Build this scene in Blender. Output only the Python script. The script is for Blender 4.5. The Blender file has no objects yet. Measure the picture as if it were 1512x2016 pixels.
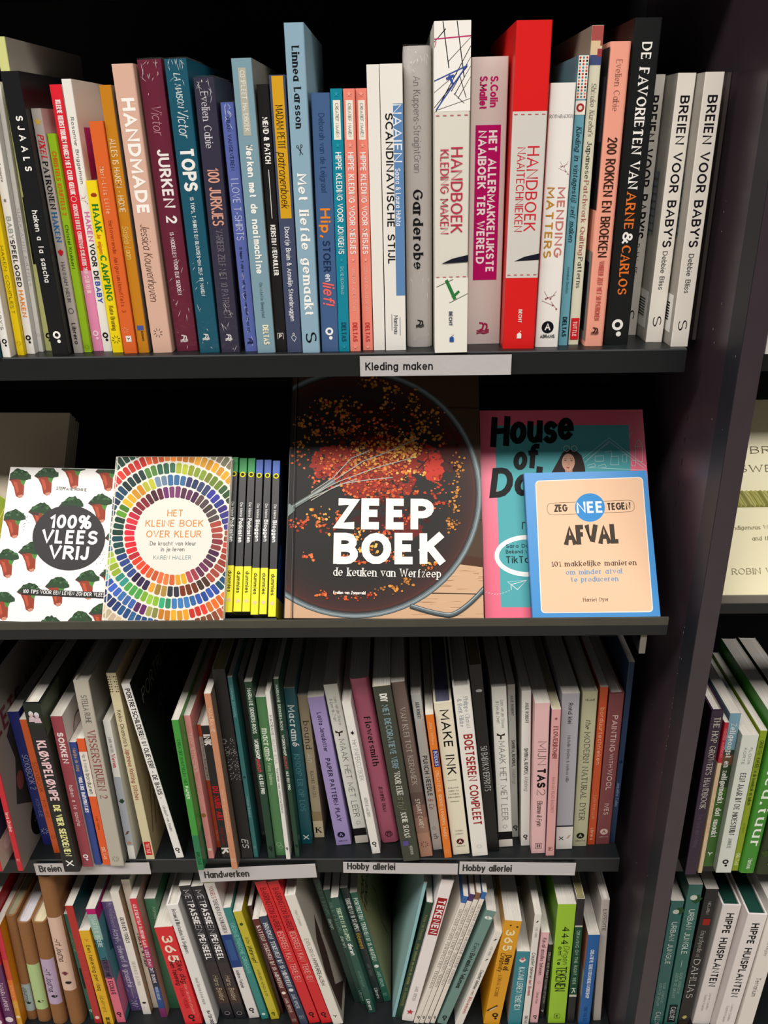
# A bookshop shelf: two bays of books, a dark metal shelf unit, four levels.
import bpy, math, random
from mathutils import Vector, Matrix
random.seed(7)
SC = bpy.context.scene
COL = SC.collection

# ------------------------------------------------------------------ camera, world, lights, exposure
CAM_H, CAM_D = 1.55, 0.83            # height of the lens, distance from the shelf fronts (plane y = 0)
F_PX, PITCH, YAW, ROLL = 1650.0, math.radians(24.067), math.radians(-1.091), math.radians(-1.0146)
IMG_W, IMG_H = 1512, 2016
C = Vector((0.0, -CAM_D, CAM_H))
fw = Vector((math.sin(YAW) * math.cos(PITCH), math.cos(YAW) * math.cos(PITCH), -math.sin(PITCH)))
rt0 = fw.cross(Vector((0, 0, 1))).normalized()
up0 = rt0.cross(fw)
RT = math.cos(ROLL) * rt0 + math.sin(ROLL) * up0
UP = -math.sin(ROLL) * rt0 + math.cos(ROLL) * up0
cam = bpy.data.cameras.new('camera')
cam.sensor_fit = 'HORIZONTAL'
cam.sensor_width = 36.0
cam.lens = F_PX / IMG_W * 36.0
cam.clip_start = 0.02
camo = bpy.data.objects.new('camera', cam)
camo.matrix_world = Matrix(((RT.x, UP.x, -fw.x, C.x), (RT.y, UP.y, -fw.y, C.y), (RT.z, UP.z, -fw.z, C.z), (0, 0, 0, 1)))
COL.objects.link(camo)
SC.camera = camo

SC.view_settings.view_transform = 'Standard'
SC.view_settings.look = 'None'
SC.view_settings.gamma = 1.0
SC.view_settings.use_curve_mapping = False
SC.view_settings.exposure = 0.0
world = bpy.data.worlds.new('shop_ambient')
world.use_nodes = True
world.node_tree.nodes['Background'].inputs[0].default_value = (1.0, 0.97, 0.95, 1)
world.node_tree.nodes['Background'].inputs[1].default_value = 0.10
SC.world = world

def lamp(name, loc, size, size_y, power, tilt, col=(1.0, 0.95, 0.9)):
    l = bpy.data.lights.new(name, 'AREA')
    l.shape = 'RECTANGLE'
    l.size, l.size_y, l.energy, l.color = size, size_y, power, col
    o = bpy.data.objects.new(name, l)
    o.location = loc
    o.rotation_euler = (math.radians(tilt), 0, 0)
    COL.objects.link(o)
    return o
lamp('ceiling_lamp', (-1.1, -1.95, 4.5), 6.6, 0.85, 325, 0)

# ------------------------------------------------------------------ helpers
def ray(px, py):
    return fw + ((px - IMG_W / 2) / F_PX) * RT + ((IMG_H / 2 - py) / F_PX) * UP
def on_plane(px, py, p0, n):
    d = ray(px, py)
    return C + d * ((p0 - C).dot(n) / d.dot(n))
def on_z(px, py, z):
    return on_plane(px, py, Vector((0, 0, z)), Vector((0, 0, 1)))
def on_y(px, py, y):
    return on_plane(px, py, Vector((0, y, 0)), Vector((0, 1, 0)))

MATS = {}
def lin(h):
    h = h.lstrip('#')
    if len(h) == 3: h = ''.join(c + c for c in h)
    v = [int(h[i:i + 2], 16) / 255 for i in (0, 2, 4)]
    return tuple(c / 12.92 if c <= 0.04045 else ((c + 0.055) / 1.055) ** 2.4 for c in v) + (1,)
def mat(h, rough=0.45, kind='card', spec=0.35):
    if kind == 'ink': spec = 0.12
    key = (h, rough, kind, spec)
    if key in MATS: return MATS[key]
    m = bpy.data.materials.new('%s_%s' % (kind, h))
    m.use_nodes = True
    nt = m.node_tree
    b = nt.nodes['Principled BSDF']
    b.inputs['Roughness'].default_value = rough
    b.inputs['Specular IOR Level'].default_value = spec
    c = lin(h)
    b.inputs['Base Color'].default_value = c
    if kind in ('card', 'kraft', 'linen'):
        tc = nt.nodes.new('ShaderNodeTexCoord')
        nz = nt.nodes.new('ShaderNodeTexNoise')
        nz.inputs['Scale'].default_value = {'card': 900, 'kraft': 260, 'linen': 1500}[kind]
        nz.inputs['Detail'].default_value = 3
        nt.links.new(tc.outputs['Object'], nz.inputs['Vector'])
        mx = nt.nodes.new('ShaderNodeMixRGB')
        k = {'card': 0.96, 'kraft': 0.8, 'linen': 0.86}[kind]
        mx.inputs[1].default_value = (c[0] * k, c[1] * k, c[2] * k, 1)
        mx.inputs[2].default_value = c
        nt.links.new(nz.outputs['Fac'], mx.inputs[0])
        nt.links.new(mx.outputs[0], b.inputs['Base Color'])
        if kind != 'card':
            bp = nt.nodes.new('ShaderNodeBump')
            bp.inputs['Strength'].default_value = 0.25
            bp.inputs['Distance'].default_value = 0.0004
            nt.links.new(nz.outputs['Fac'], bp.inputs['Height'])
            nt.links.new(bp.outputs[0], b.inputs['Normal'])
    elif kind == 'pages':
        tc = nt.nodes.new('ShaderNodeTexCoord')
        mp = nt.nodes.new('ShaderNodeMapping')
        mp.inputs['Scale'].default_value = (2600, 12, 0.5)
        nz = nt.nodes.new('ShaderNodeTexNoise')
        nz.inputs['Scale'].default_value = 1.0
        nz.inputs['Detail'].default_value = 2
        rp = nt.nodes.new('ShaderNodeValToRGB')
        rp.color_ramp.elements[0].position = 0.3
        rp.color_ramp.elements[0].color = (c[0] * 0.6, c[1] * 0.6, c[2] * 0.6, 1)
        rp.color_ramp.elements[1].position = 0.6
        rp.color_ramp.elements[1].color = c
        nt.links.new(tc.outputs['Object'], mp.inputs[0])
        nt.links.new(mp.outputs[0], nz.inputs['Vector'])
        nt.links.new(nz.outputs['Fac'], rp.inputs[0])
        nt.links.new(rp.outputs[0], b.inputs['Base Color'])
    elif kind in ('metal', 'panel'):
        tc = nt.nodes.new('ShaderNodeTexCoord')
        nz = nt.nodes.new('ShaderNodeTexNoise')
        nz.inputs['Scale'].default_value = 40
        nz.inputs['Detail'].default_value = 8
        rp = nt.nodes.new('ShaderNodeValToRGB')
        rp.color_ramp.elements[0].color = (c[0] * 0.8, c[1] * 0.8, c[2] * 0.8, 1)
        rp.color_ramp.elements[1].color = (c[0] * 1.15, c[1] * 1.15, c[2] * 1.15, 1)
        nt.links.new(tc.outputs['Object'], nz.inputs['Vector'])
        nt.links.new(nz.outputs['Fac'], rp.inputs[0])
        nt.links.new(rp.outputs[0], b.inputs['Base Color'])
    elif kind == 'clear':
        out = nt.nodes['Material Output']
        tr = nt.nodes.new('ShaderNodeBsdfTransparent')
        gl = nt.nodes.new('ShaderNodeBsdfGlossy')
        gl.inputs['Roughness'].default_value = rough
        mx = nt.nodes.new('ShaderNodeMixShader')
        mx.inputs[0].default_value = spec
        tc = nt.nodes.new('ShaderNodeTexCoord')
        nz = nt.nodes.new('ShaderNodeTexNoise')
        nz.inputs['Scale'].default_value = 70
        nz.inputs['Detail'].default_value = 4
        bp = nt.nodes.new('ShaderNodeBump')
        bp.inputs['Strength'].default_value = 0.5
        bp.inputs['Distance'].default_value = 0.002
        nt.links.new(tc.outputs['Object'], nz.inputs['Vector'])
        nt.links.new(nz.outputs['Fac'], bp.inputs['Height'])
        nt.links.new(bp.outputs[0], gl.inputs['Normal'])
        nt.links.new(tr.outputs[0], mx.inputs[1])
        nt.links.new(gl.outputs[0], mx.inputs[2])
        nt.links.new(mx.outputs[0], out.inputs['Surface'])
    MATS[key] = m
    return m

class MB:
    """collects faces with materials, then links them as one mesh object"""
    def __init__(s): s.v, s.f, s.m, s.mats = [], [], [], []
    def mi(s, m):
        if m not in s.mats: s.mats.append(m)
        return s.mats.index(m)
    def face(s, pts, m):
        k = len(s.v); s.v += [tuple(p) for p in pts]
        s.f.append(tuple(range(k, k + len(pts)))); s.m.append(s.mi(m))
    def box(s, x0, x1, y0, y1, z0, z1, m):
        k = len(s.v)
        s.v += [(x, y, z) for z in (z0, z1) for y in (y0, y1) for x in (x0, x1)]
        for q in ((0, 2, 3, 1), (4, 5, 7, 6), (0, 1, 5, 4), (2, 6, 7, 3), (0, 4, 6, 2), (1, 3, 7, 5)):
            s.f.append(tuple(k + i for i in q)); s.m.append(s.mi(m))
    def obj(s, name, parent=None, **props):
        me = bpy.data.meshes.new(name)
        me.from_pydata(s.v, [], s.f)
        for m in s.mats: me.materials.append(m)
        me.polygons.foreach_set('material_index', s.m)
        me.update()
        o = bpy.data.objects.new(name, me)
        if parent: o.parent = parent
        for k, v in props.items(): o[k] = v
        COL.objects.link(o)
        return o

def thing(name, label, cat, loc, rot=(0, 0, 0), group=None):
    o = bpy.data.objects.new(name, None)
    o.empty_display_size = 0.02
    o.location = loc; o.rotation_euler = rot
    o['label'] = label; o['category'] = cat
    if group: o['group'] = group
    COL.objects.link(o)
    return o

# ------------------------------------------------------------------ lettering: a small stroke alphabet
# every glyph: advance width, then strokes of x,y points; @cx,cy,rx,ry,a0,a1 adds an arc. Cap height 1, x-height .68
G = {
'A': '.74|0,0 .37,1 .74,0|.12,.33 .62,.33', 'B': '.62|0,0 0,1 .3,1 @.3,.76,.27,.24,90,-90 0,.52|.3,.52 @.33,.26,.29,.26,90,-90 0,0',
'C': '.72|@.42,.5,.42,.5,50,310', 'D': '.72|0,0 0,1 .28,1 @.28,.5,.44,.5,90,-90 0,0', 'E': '.52|.52,1 0,1 0,0 .52,0|0,.52 .46,.52',
'F': '.5|.5,1 0,1 0,0|0,.52 .44,.52', 'G': '.78|@.4,.5,.4,.5,48,360 .46,.5', 'H': '.68|0,0 0,1|.68,0 .68,1|0,.52 .68,.52', 'I': '0|0,0 0,1',
'J': '.38|.38,1 .38,.25 @.18,.24,.2,.24,0,-160', 'K': '.62|0,0 0,1|.58,1 0,.42|.2,.6 .62,0', 'L': '.48|0,1 0,0 .48,0',
'M': '.86|0,0 0,1 .43,.22 .86,1 .86,0', 'N': '.7|0,0 0,1 .7,0 .7,1', 'O': '.82|@.41,.5,.41,.5,90,450', 'P': '.58|0,0 0,1 .3,1 @.3,.74,.28,.26,90,-90 0,.48',
'Q': '.82|@.41,.5,.41,.5,90,450|.5,.24 .82,-.1', 'R': '.62|0,0 0,1 .3,1 @.3,.74,.28,.26,90,-90 0,.48|.26,.48 .62,0',
'S': '.58|@.3,.755,.27,.245,35,265 @.29,.255,.29,.255,88,-145', 'T': '.64|0,1 .64,1|.32,1 .32,0', 'U': '.68|0,1 0,.34 @.34,.34,.34,.34,180,360 .68,1',
'V': '.72|0,1 .36,0 .72,1', 'W': '1.06|0,1 .26,0 .53,.9 .8,0 1.06,1', 'X': '.66|0,0 .66,1|0,1 .66,0', 'Y': '.66|0,1 .33,.46 .66,1|.33,.46 .33,0',
'Z': '.6|0,1 .6,1 0,0 .6,0',
'a': '.52|@.26,.34,.26,.34,90,450|.52,.68 .52,0', 'b': '.52|0,1 0,0|@.26,.34,.26,.34,90,450', 'c': '.48|@.28,.34,.28,.34,48,312',
'd': '.52|.52,1 .52,0|@.26,.34,.26,.34,90,450', 'e': '.54|.02,.35 .54,.35 @.27,.34,.27,.34,3,315', 'f': '.34|@.32,.82,.18,.18,70,180 .14,0|0,.66 .32,.66',
'g': '.52|@.26,.34,.26,.34,90,450|.52,.68 .52,-.06 @.27,-.06,.25,.22,0,-150', 'h': '.5|0,1 0,0|0,.42 @.25,.42,.25,.26,180,0 .5,0', 'i': '0|0,.68 0,0|0,.98 0,1.02',
'j': '.08|.08,.68 .08,-.08 @-.08,-.1,.16,.16,0,-110|.08,.98 .08,1.02', 'k': '.46|0,1 0,0|.44,.68 0,.26|.16,.4 .46,0', 'l': '0|0,1 0,0',
'm': '.84|0,.68 0,0|0,.44 @.21,.44,.21,.24,180,0 .42,0|.42,.44 @.63,.44,.21,.24,180,0 .84,0', 'n': '.5|0,.68 0,0|0,.42 @.25,.42,.25,.26,180,0 .5,0',
'o': '.56|@.28,.34,.28,.34,90,450', 'p': '.52|0,.68 0,-.28|@.26,.34,.26,.34,90,450', 'q': '.52|.52,.68 .52,-.28|@.26,.34,.26,.34,90,450',
'r': '.3|0,.68 0,0|0,.4 @.26,.4,.26,.27,180,75', 's': '.42|@.22,.51,.2,.17,35,265 @.21,.17,.21,.17,88,-145', 't': '.34|.14,.92 .14,.18 @.3,.18,.16,.18,180,280|0,.68 .34,.68',
'u': '.5|0,.68 0,.26 @.25,.26,.25,.26,180,360|.5,.68 .5,0', 'v': '.5|0,.68 .25,0 .5,.68', 'w': '.8|0,.68 .2,0 .4,.62 .6,0 .8,.68', 'x': '.48|0,.68 .48,0|0,0 .48,.68',
'y': '.5|0,.68 .25,0|.5,.68 .25,0 .12,-.28', 'z': '.44|0,.68 .44,.68 0,0 .44,0',
'0': '.56|@.28,.5,.28,.5,90,450', '1': '.2|0,.8 .2,1 .2,0', '2': '.54|@.27,.73,.26,.27,165,-35 0,0 .54,0', '3': '.54|@.26,.76,.25,.24,150,-90 @.26,.27,.28,.27,90,-150',
'4': '.6|.44,0 .44,1 0,.3 .6,.3', '5': '.54|.48,1 .08,1 .03,.54 @.26,.32,.28,.32,125,-145', '6': '.56|.44,1 @.28,.31,.28,.31,150,510', '7': '.54|0,1 .54,1 .16,0',
'8': '.56|@.28,.76,.24,.24,90,450|@.28,.27,.28,.27,90,450', '9': '.56|@.28,.69,.28,.31,-30,330 .14,0', '&': '.7|.7,0 .14,.68 @.3,.78,.18,.22,200,-60 @.26,.27,.26,.27,130,300 .66,.5',
'.': '0|0,0 0,.04', ',': '.06|.06,.04 0,-.16', "'": '0|0,1 0,.76', '-': '.34|0,.38 .34,.38', '!': '0|0,1 0,.3|0,0 0,.04', '%': '.9|@.2,.76,.2,.24,90,450|@.7,.24,.2,.24,90,450|.7,1 .2,0',
':': '0|0,0 0,.04|0,.5 0,.54', '+': '.5|.25,.2 .25,.7|0,.45 .5,.45', ' ': '.3|',
}
G['é'] = G['e'] + '|.2,.8 .38,1'; G['ü'] = G['u'] + '|.12,.86 .12,.94|.38,.86 .38,.94'; G['Ü'] = G['U'] + '|.2,1.16 .2,1.24|.48,1.16 .48,1.24'
G['Ø'] = G['O'] + '|.1,-.02 .72,1.02'; G['ë'] = G['e'] + '|.14,.86 .14,.94|.4,.86 .4,.94'
GC = {}
def glyph(ch):
    if ch in GC: return GC[ch]
    s = G.get(ch) or G.get(ch.upper()) or G[' ']
    parts = s.split('|')
    out = []
    for p in parts[1:]:
        pl = []
        for t in p.split():
            if t[0] == '@':
                cx, cy, rx, ry, a0, a1 = map(float, t[1:].split(','))
                n = max(3, int(abs(a1 - a0) / 24))
                for i in range(n + 1):
                    a = math.radians(a0 + (a1 - a0) * i / n)
                    pl.append((cx + rx * math.cos(a), cy + ry * math.sin(a)))
            else:
                pl.append(tuple(map(float, t.split(','))))
        if pl:
            q = [pl[0]]
            for a in pl[1:]:
                if abs(a[0] - q[-1][0]) + abs(a[1] - q[-1][1]) > 1e-4: q.append(a)
            out.append(q)
    GC[ch] = (float(parts[0]), out)
    return GC[ch]

def ribbon(pl, wfun, cap):
    """flat quads along a polyline; wfun(dx,dy) gives the half width of a segment, cap(dx,dy) how far its ends run on"""
    quads = []
    n = len(pl)
    if n < 2: return quads
    closed = n > 3 and abs(pl[0][0] - pl[-1][0]) + abs(pl[0][1] - pl[-1][1]) < 1e-9
    pts = pl[:-1] if closed else list(pl)
    m = len(pts)
    segs = []
    for i in range(m if closed else m - 1):
        a, b = pts[i], pts[(i + 1) % m]
        dx, dy = b[0] - a[0], b[1] - a[1]
        l = math.hypot(dx, dy) or 1e-9
        segs.append((dx / l, dy / l, l))
    if not closed:
        d = segs[0]; e = cap(d[0], d[1]); pts[0] = (pts[0][0] - d[0] * e, pts[0][1] - d[1] * e)
        d = segs[-1]; e = cap(d[0], d[1]); pts[-1] = (pts[-1][0] + d[0] * e, pts[-1][1] + d[1] * e)
    L, Rr = [], []
    for i in range(m):
        if closed: s0, s1 = segs[i - 1], segs[i]
        else: s0, s1 = segs[max(0, i - 1)], segs[min(len(segs) - 1, i)]
        w0, w1 = wfun(s0[0], s0[1]), wfun(s1[0], s1[1])
        n0, n1 = (-s0[1], s0[0]), (-s1[1], s1[0])
        mx, my = n0[0] + n1[0], n0[1] + n1[1]
        q = mx * mx + my * my
        if q < 0.25:                     # sharp turn: square it off
            ox, oy = n1[0] * w1, n1[1] * w1
            L.append((pts[i][0] + ox, pts[i][1] + oy)); Rr.append((pts[i][0] - ox, pts[i][1] - oy))
            continue
        w = (w0 + w1) / 2
        k = min(2.0 / q, 1.7)
        L.append((pts[i][0] + mx * w * k, pts[i][1] + my * w * k)); Rr.append((pts[i][0] - mx * w * k, pts[i][1] - my * w * k))
    for i in range(m if closed else m - 1):
        j = (i + 1) % m
        quads.append((L[i], L[j], Rr[j], Rr[i]))
    return quads

def text_quads(s, length, cap, w=0.13, style='s', track=None):
    """quads in a frame x 0..length, baseline y = 0, capital height = cap. style: s sans, f serif, i slanted, m monospaced, j slanted serif, h hand"""
    if style == 'm': adv = [(glyph(c)[0], 0.78) for c in s]
    w *= 1.12 if w < .2 else .98; cap *= 1.06
    tr = (0.15 + w) if track is None else track
    x = 0; pos = []
    for c in s:
        g, st = glyph(c)
        if style == 'm':
            pos.append(x + (0.62 - min(g, 0.62)) / 2 + 0.05); x += 0.82
        else:
            ex = 0.05 if style in 'fj' else 0
            pos.append(x + ex / 2); x += g + tr + ex
    total = max(0.1, x - (0 if style == 'm' else tr))
    sl = 0.22 if style in 'ijh' else 0
    kx = length / (total + sl + w)
    hw = w * cap / 2
    ky = cap * (1 - w * 0.9)
    y0 = hw * 0.9
    out = []
    rnd = random.Random(len(s) * 31 + ord(s[0]))
    for c, px in zip(s, pos):
        g, st = glyph(c)
        sq = min(1, 0.62 / g) if style == 'm' and g > 0.62 else 1
        jit = rnd.uniform(-0.06, 0.06) if style == 'h' else 0
        for pl in st:
            P = [((px + a * sq + w / 2 + sl * b) * kx, (b + jit) * ky + y0) for a, b in pl]
            if style in 'fj':
                def wf(dx, dy):
                    v = 0.5 + 0.72 * abs(dy)
                    if abs(dx) > 0.2 and dx * dy > 0 and abs(dy) > 0.5: v *= 0.55
                    return hw * v
                cp = lambda dx, dy: (hw * 0.9 if abs(dy) > 0.5 else 0)
            else:
                wf = lambda dx, dy: hw
                cp = lambda dx, dy: (hw * 0.9 if (abs(dy) > 0.5 or style == 'h') else 0)
            q = ribbon(P, wf, cp)
            out += q
            if style in 'fj' and len(pl) >= 2 and pl[0] != pl[-1]:
                for a, b, e0 in ((pl[0], pl[1], P[0]), (pl[-1], pl[-2], P[-1])):
                    dx, dy = a[0] - b[0], a[1] - b[1]
                    if abs(dy) > 0.6 * abs(dx) and math.hypot(dx, dy) > 0.16 and min(abs(a[1] - t) for t in (0, 1, 0.68, -0.28)) < 0.03:
                        r, th = cap * 0.13 + hw * 0.5, max(hw * 0.35, cap * 0.025)
                        yy = e0[1] + (hw * 0.9 - th if dy > 0 else -hw * 0.9 + th)
                        out.append(((e0[0] - r, yy - th), (e0[0] + r, yy - th), (e0[0] + r, yy + th), (e0[0] - r, yy + th)))
                    elif abs(dx) > abs(dy) and abs(dx) > 0.3 and c in 'EFLTZz2':
                        t = cap * 0.15; sy = -1 if a[1] > 0.5 else 1
                        if a[1] in (0.52,): continue
                        out.append(((e0[0] - hw * .45, e0[1] - hw * .4), (e0[0] + hw * .45, e0[1] - hw * .4), (e0[0] + hw * .3, e0[1] + sy * t), (e0[0] - hw * .3, e0[1] + sy * t)))
    return out

def disc(cx, cy, rx, ry=None, n=20, a0=0, a1=360):
    ry = ry or rx
    return [(cx + rx * math.cos(math.radians(a0 + (a1 - a0) * i / n)), cy + ry * math.sin(math.radians(a0 + (a1 - a0) * i / n))) for i in range(n)]
def ring(cx, cy, r, w, n=22, ry=None):
    pl = disc(cx, cy, r, ry, n); pl.append(pl[0])
    return ribbon(pl, lambda a, b: w / 2, lambda a, b: 0)
def line(pts, w):
    return ribbon(list(pts), lambda a, b: w / 2, lambda a, b: w / 3)
def rect(x0, y0, x1, y1): return [(x0, y0), (x1, y0), (x1, y1), (x0, y1)]

def logo(kind):
    """publisher's marks as polygons in a box about -1..1, upright when seen with the book standing"""
    P = []
    if kind == 'dot':        # a ring with a small dot beneath
        P += ring(-.04, 0.46, 0.56, 0.36); P.append(disc(0.2, -0.78, 0.34))
    elif kind == 'burst':
        for i in range(8):
            a = math.radians(i * 45 + 15); c, s = math.cos(a), math.sin(a)
            P += line([(c * .5, s * .5), (c * .95, s * .95)], 0.11)
    elif kind == 'sail':
        for i in (0, 1, 2):
            P += line([(-.9, -.7 + i * .22), (-.4, -.55 + i * .22), (.1, -.72 + i * .22), (.8, -.5 + i * .2)], .13)
        P += line([(-.5, .85), (-.1, .8), (.05, .5), (-.1, 0), (-.4, -.2)], .24) + line([(.2, .75), (.5, .6), (.55, .2), (.4, -.1)], .24)
    elif kind == 'A':
        P.append(disc(0, 0, 1, n=28))
    elif kind == 'house':
        P.append([(-.55, -.9), (.55, -.9), (.55, .2), (.05, .6), (-.55, .2)]); P.append(disc(.35, .85, .14, n=10))
    elif kind == 'frame':
        P += line([(-.8, -.8), (-.8, .9), (.8, .9), (.8, -.8)], .12)
    elif kind == 'box':
        P += line([(-.8, -.9), (-.8, .9), (.8, .9), (.8, -.9), (-.8, -.9)], .1)
    elif kind == 'drop':
        P += line([(-.5, .1), (-.3, .35), (.1, .4), (.45, .15), (.5, -.2), (.1, -.95), (-.4, -.4), (-.5, .1)], .1) + ring(0, .75, .2, .1)
    elif kind == 'scissors':
        P += ring(-.5, .7, .22, .1) + ring(.3, .85, .22, .1) + line([(-.4, .5), (.5, -.8)], .14) + line([(.25, .65), (-.1, -.9)], .14)
    elif kind == 'star':
        P.append([(math.cos(math.radians(90 + i * 36)) * (1 if i % 2 == 0 else .45), math.sin(math.radians(90 + i * 36)) * (1 if i % 2 == 0 else .45)) for i in range(10)])
    elif kind == 'berry':
        P.append([(-.8, .3), (-.4, .6), (0, .5), (.4, .6), (.8, .3), (.5, -.5), (0, -1), (-.5, -.5)]); P.append([(-.3, .5), (0, 1), (.3, .5)])
    elif kind == 'ball':
        P.append(disc(0, 0, 1))
    elif kind == 'oval':
        P.append(disc(0, 0, 1.2, .75))
    elif kind == 'bow':
        P.append([(-.9, .9), (-.1, .25), (.9, .7), (.8, .1), (.15, .05), (.1, -.9), (-.25, -.9), (-.2, 0), (-.9, .2)])
    elif kind == 'bug':
        P.append(disc(0, 0, .4, .7)); P += line([(-.8, .5), (.8, -.5)], .1) + line([(-.8, -.4), (.8, .5)], .1) + line([(0, .6), (.1, 1)], .1)
    elif kind == 'cross':
        P += line([(-.8, .8), (.8, -.8)], .35) + line([(.8, .8), (-.8, -.8)], .35)
    elif kind == 'leaf':
        P.append([(0, -1), (-.6, -.5), (-.9, .1), (-.4, .3), (-.5, .8), (0, .7), (.4, 1), (.5, .4), (.9, .2), (.6, -.4)])
    elif kind == 'scribble':
        r = random.Random(5)
        for i in range(34):
            x, y, a = r.uniform(-.85, .85), r.uniform(-1.7, 1.7), r.uniform(0, 6.3)
            P += line([(x, y), (x + .22 * math.cos(a), y + .22 * math.sin(a))], .07)
    elif kind == 'couple':
        for x, y in ((-.32, .25), (.32, .1)):
            P.append(disc(x, y, .27, .3, 12)); P.append([(x - .42, y - 1.0), (x + .42, y - 1.0), (x + .3, y - .3), (x - .3, y - .3)])
    elif kind == 'hats':
        for x, y in ((-.32, .25), (.32, .1)):
            P.append([(x - .3, y + .08), (x + .3, y + .08), (x + .22, y + .42), (x, y + .58), (x - .22, y + .42)])
    elif kind == 'needle':
        P.append([(-1, -.25), (-.2, .1), (1, .35), (1, -.15), (0, -.2)])
    elif kind == 'pins':
        for a, b in (((-.6, .9), (-.2, .2)), ((.6, .5), (-.4, .1)), ((-.8, -.1), (.4, -.6)), ((.7, .9), (.1, .1)), ((.2, -.2), (.8, -1))):
            P += line([a, b], .035); P.append(disc(b[0], b[1], .1, n=8))
    elif kind == 'pencil':
        P.append([(-1, -.9), (-.5, -.7), (.9, .7), (.7, .95), (-.8, -.45)])
    elif kind == 'bird':
        P.append([(-.9, -.6), (-.3, 0), (-.2, .6), (.3, .9), (.8, .6), (.4, .4), (.3, -.1), (-.2, -.5)])
    elif kind == 'flower':
        for i in range(7):
            a = math.radians(20 + i * 24)
            P.append([(0, -.6), (math.cos(a) * .7 - .14, math.sin(a) * .9 - .2), (math.cos(a) * .95, math.sin(a) * 1.05 - .1), (math.cos(a) * .7 + .14, math.sin(a) * .9 - .25)])
    elif kind == 'face':
        P += ring(0, 0, .9, .15)
    return P

# ------------------------------------------------------------------ levels of the shelf unit
Z1, Z3 = CAM_H - 0.1965, CAM_H - 0.8767
Z4 = Z3 - 0.340
ZL, YL = CAM_H - 0.477, -0.05         # the ledge that carries the face-out books

# ------------------------------------------------------------------ books standing on a shelf
ROWS = {}
def b(row, q, col, label, *items, **o):
    v = [float(a) for a in q.split()]
    ROWS.setdefault(row, []).append(dict(q=[(v[0], v[1]), (v[2], v[3]), (v[4], v[5]), (v[6], v[7])], col=col, label=label, items=items, o=o))

def corners(B, g=0.0):
    c, s = math.cos(B['roll']), math.sin(B['roll'])
    o = B['o']
    e = 0.00015 + (0.0006 if o.get('wrap') else 0)
    l, r, k = B['t'] / 2 + e + (0.0008 if o.get('lp') else 0), B['t'] / 2 + e + (0.0003 if o.get('rp') else 0), (0.002 if o.get('wrap') else 0)
    return [(B['x'] + x * c + z * s, B['z'] - x * s + z * c) for x, z in ((-l, 0), (r, 0), (r, B['h'] + k), (-l, B['h'] + k))]

def place(B, zs, lean=0.0):
    """where the four spine corners seen in the photograph put a book of real size that stands on the shelf"""
    TL, TR, BL, BR = B['q']
    mid = lambda a, c: ((a[0] + c[0]) / 2, (a[1] + c[1]) / 2)
    tm, bm = mid(TL, TR), mid(BL, BR)
    lift = 0.0
    for _ in range(3):
        p = on_z(bm[0], bm[1], zs + lift)
        n = Vector((0, 1, 0))
        q = on_y(tm[0], tm[1], p.y)
        d = Vector((q.x - p.x, q.z - p.z))
        roll = math.atan2(d.x, d.y)
        h = d.length
        u = Vector((math.cos(roll), -math.sin(roll)))
        w = 0
        for a, c in ((TL, TR), (BL, BR)):
            A, D = on_y(a[0], a[1], p.y), on_y(c[0], c[1], p.y)
            w += abs((D.x - A.x) * u.x + (D.z - A.z) * u.y) / 2
        lift = w / 2 * abs(math.sin(roll))
    B.update(x=p.x, y=p.y, z=p.z, roll=roll, h=h, t=w, tm=tm, bm=bm)

def sat(P, Q):
    best = 1e9; ax = None
    for S in (P, Q):
        for i in range(2):
            a, c = S[i], S[i + 1]
            nx, nz = -(c[1] - a[1]), c[0] - a[0]
            l = math.hypot(nx, nz); nx /= l; nz /= l
            p = [x * nx + z * nz for x, z in P]; q = [x * nx + z * nz for x, z in Q]
            ov = min(max(p), max(q)) - max(min(p), min(q))
            if ov <= 0: return 0
            best = min(best, ov)
    return best

def settle(row, zs, xmin=None, xmax=None):
    """push neighbours apart until no two books share space (books are rigid and cannot pass through each other)"""
    L = ROWS[row]
    for B in L: place(B, zs)
    mx = lambda B: B['x'] + 0.5 * B['h'] * math.sin(B['roll'])
    for it in range(400):
        worst = 0
        for i in range(len(L)):
            for j in range(i + 1, min(len(L), i + 6)):
                A, D = L[i], L[j]
                pen = sat(corners(A), corners(D)) 
                if pen > 0.00001:
                    worst = max(worst, pen)
                    s = 1 if mx(A) <= mx(D) else -1
                    k = 0.22 * pen
                    A['x'] -= s * k; D['x'] += s * k
                    for X in (A, D): X['t'] = max(0.0045, X['t'] - 0.15 * pen)
                    dr = A['roll'] - D['roll']
                    if abs(dr) > 0.002:
                        A['roll'] -= dr * 0.03; D['roll'] += dr * 0.03
        for B in L:
            lo = min(z for x, z in corners(B))
            B['z'] += zs - lo + 0.0001
            if xmax is not None:
                r = max(x for x, z in corners(B)) - xmax
                if r > 0: B['x'] -= r
            if xmin is not None:
                r = xmin - min(x for x, z in corners(B))
                if r > 0: B['x'] += r
        if worst < 0.00003: break
    return worst

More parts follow.
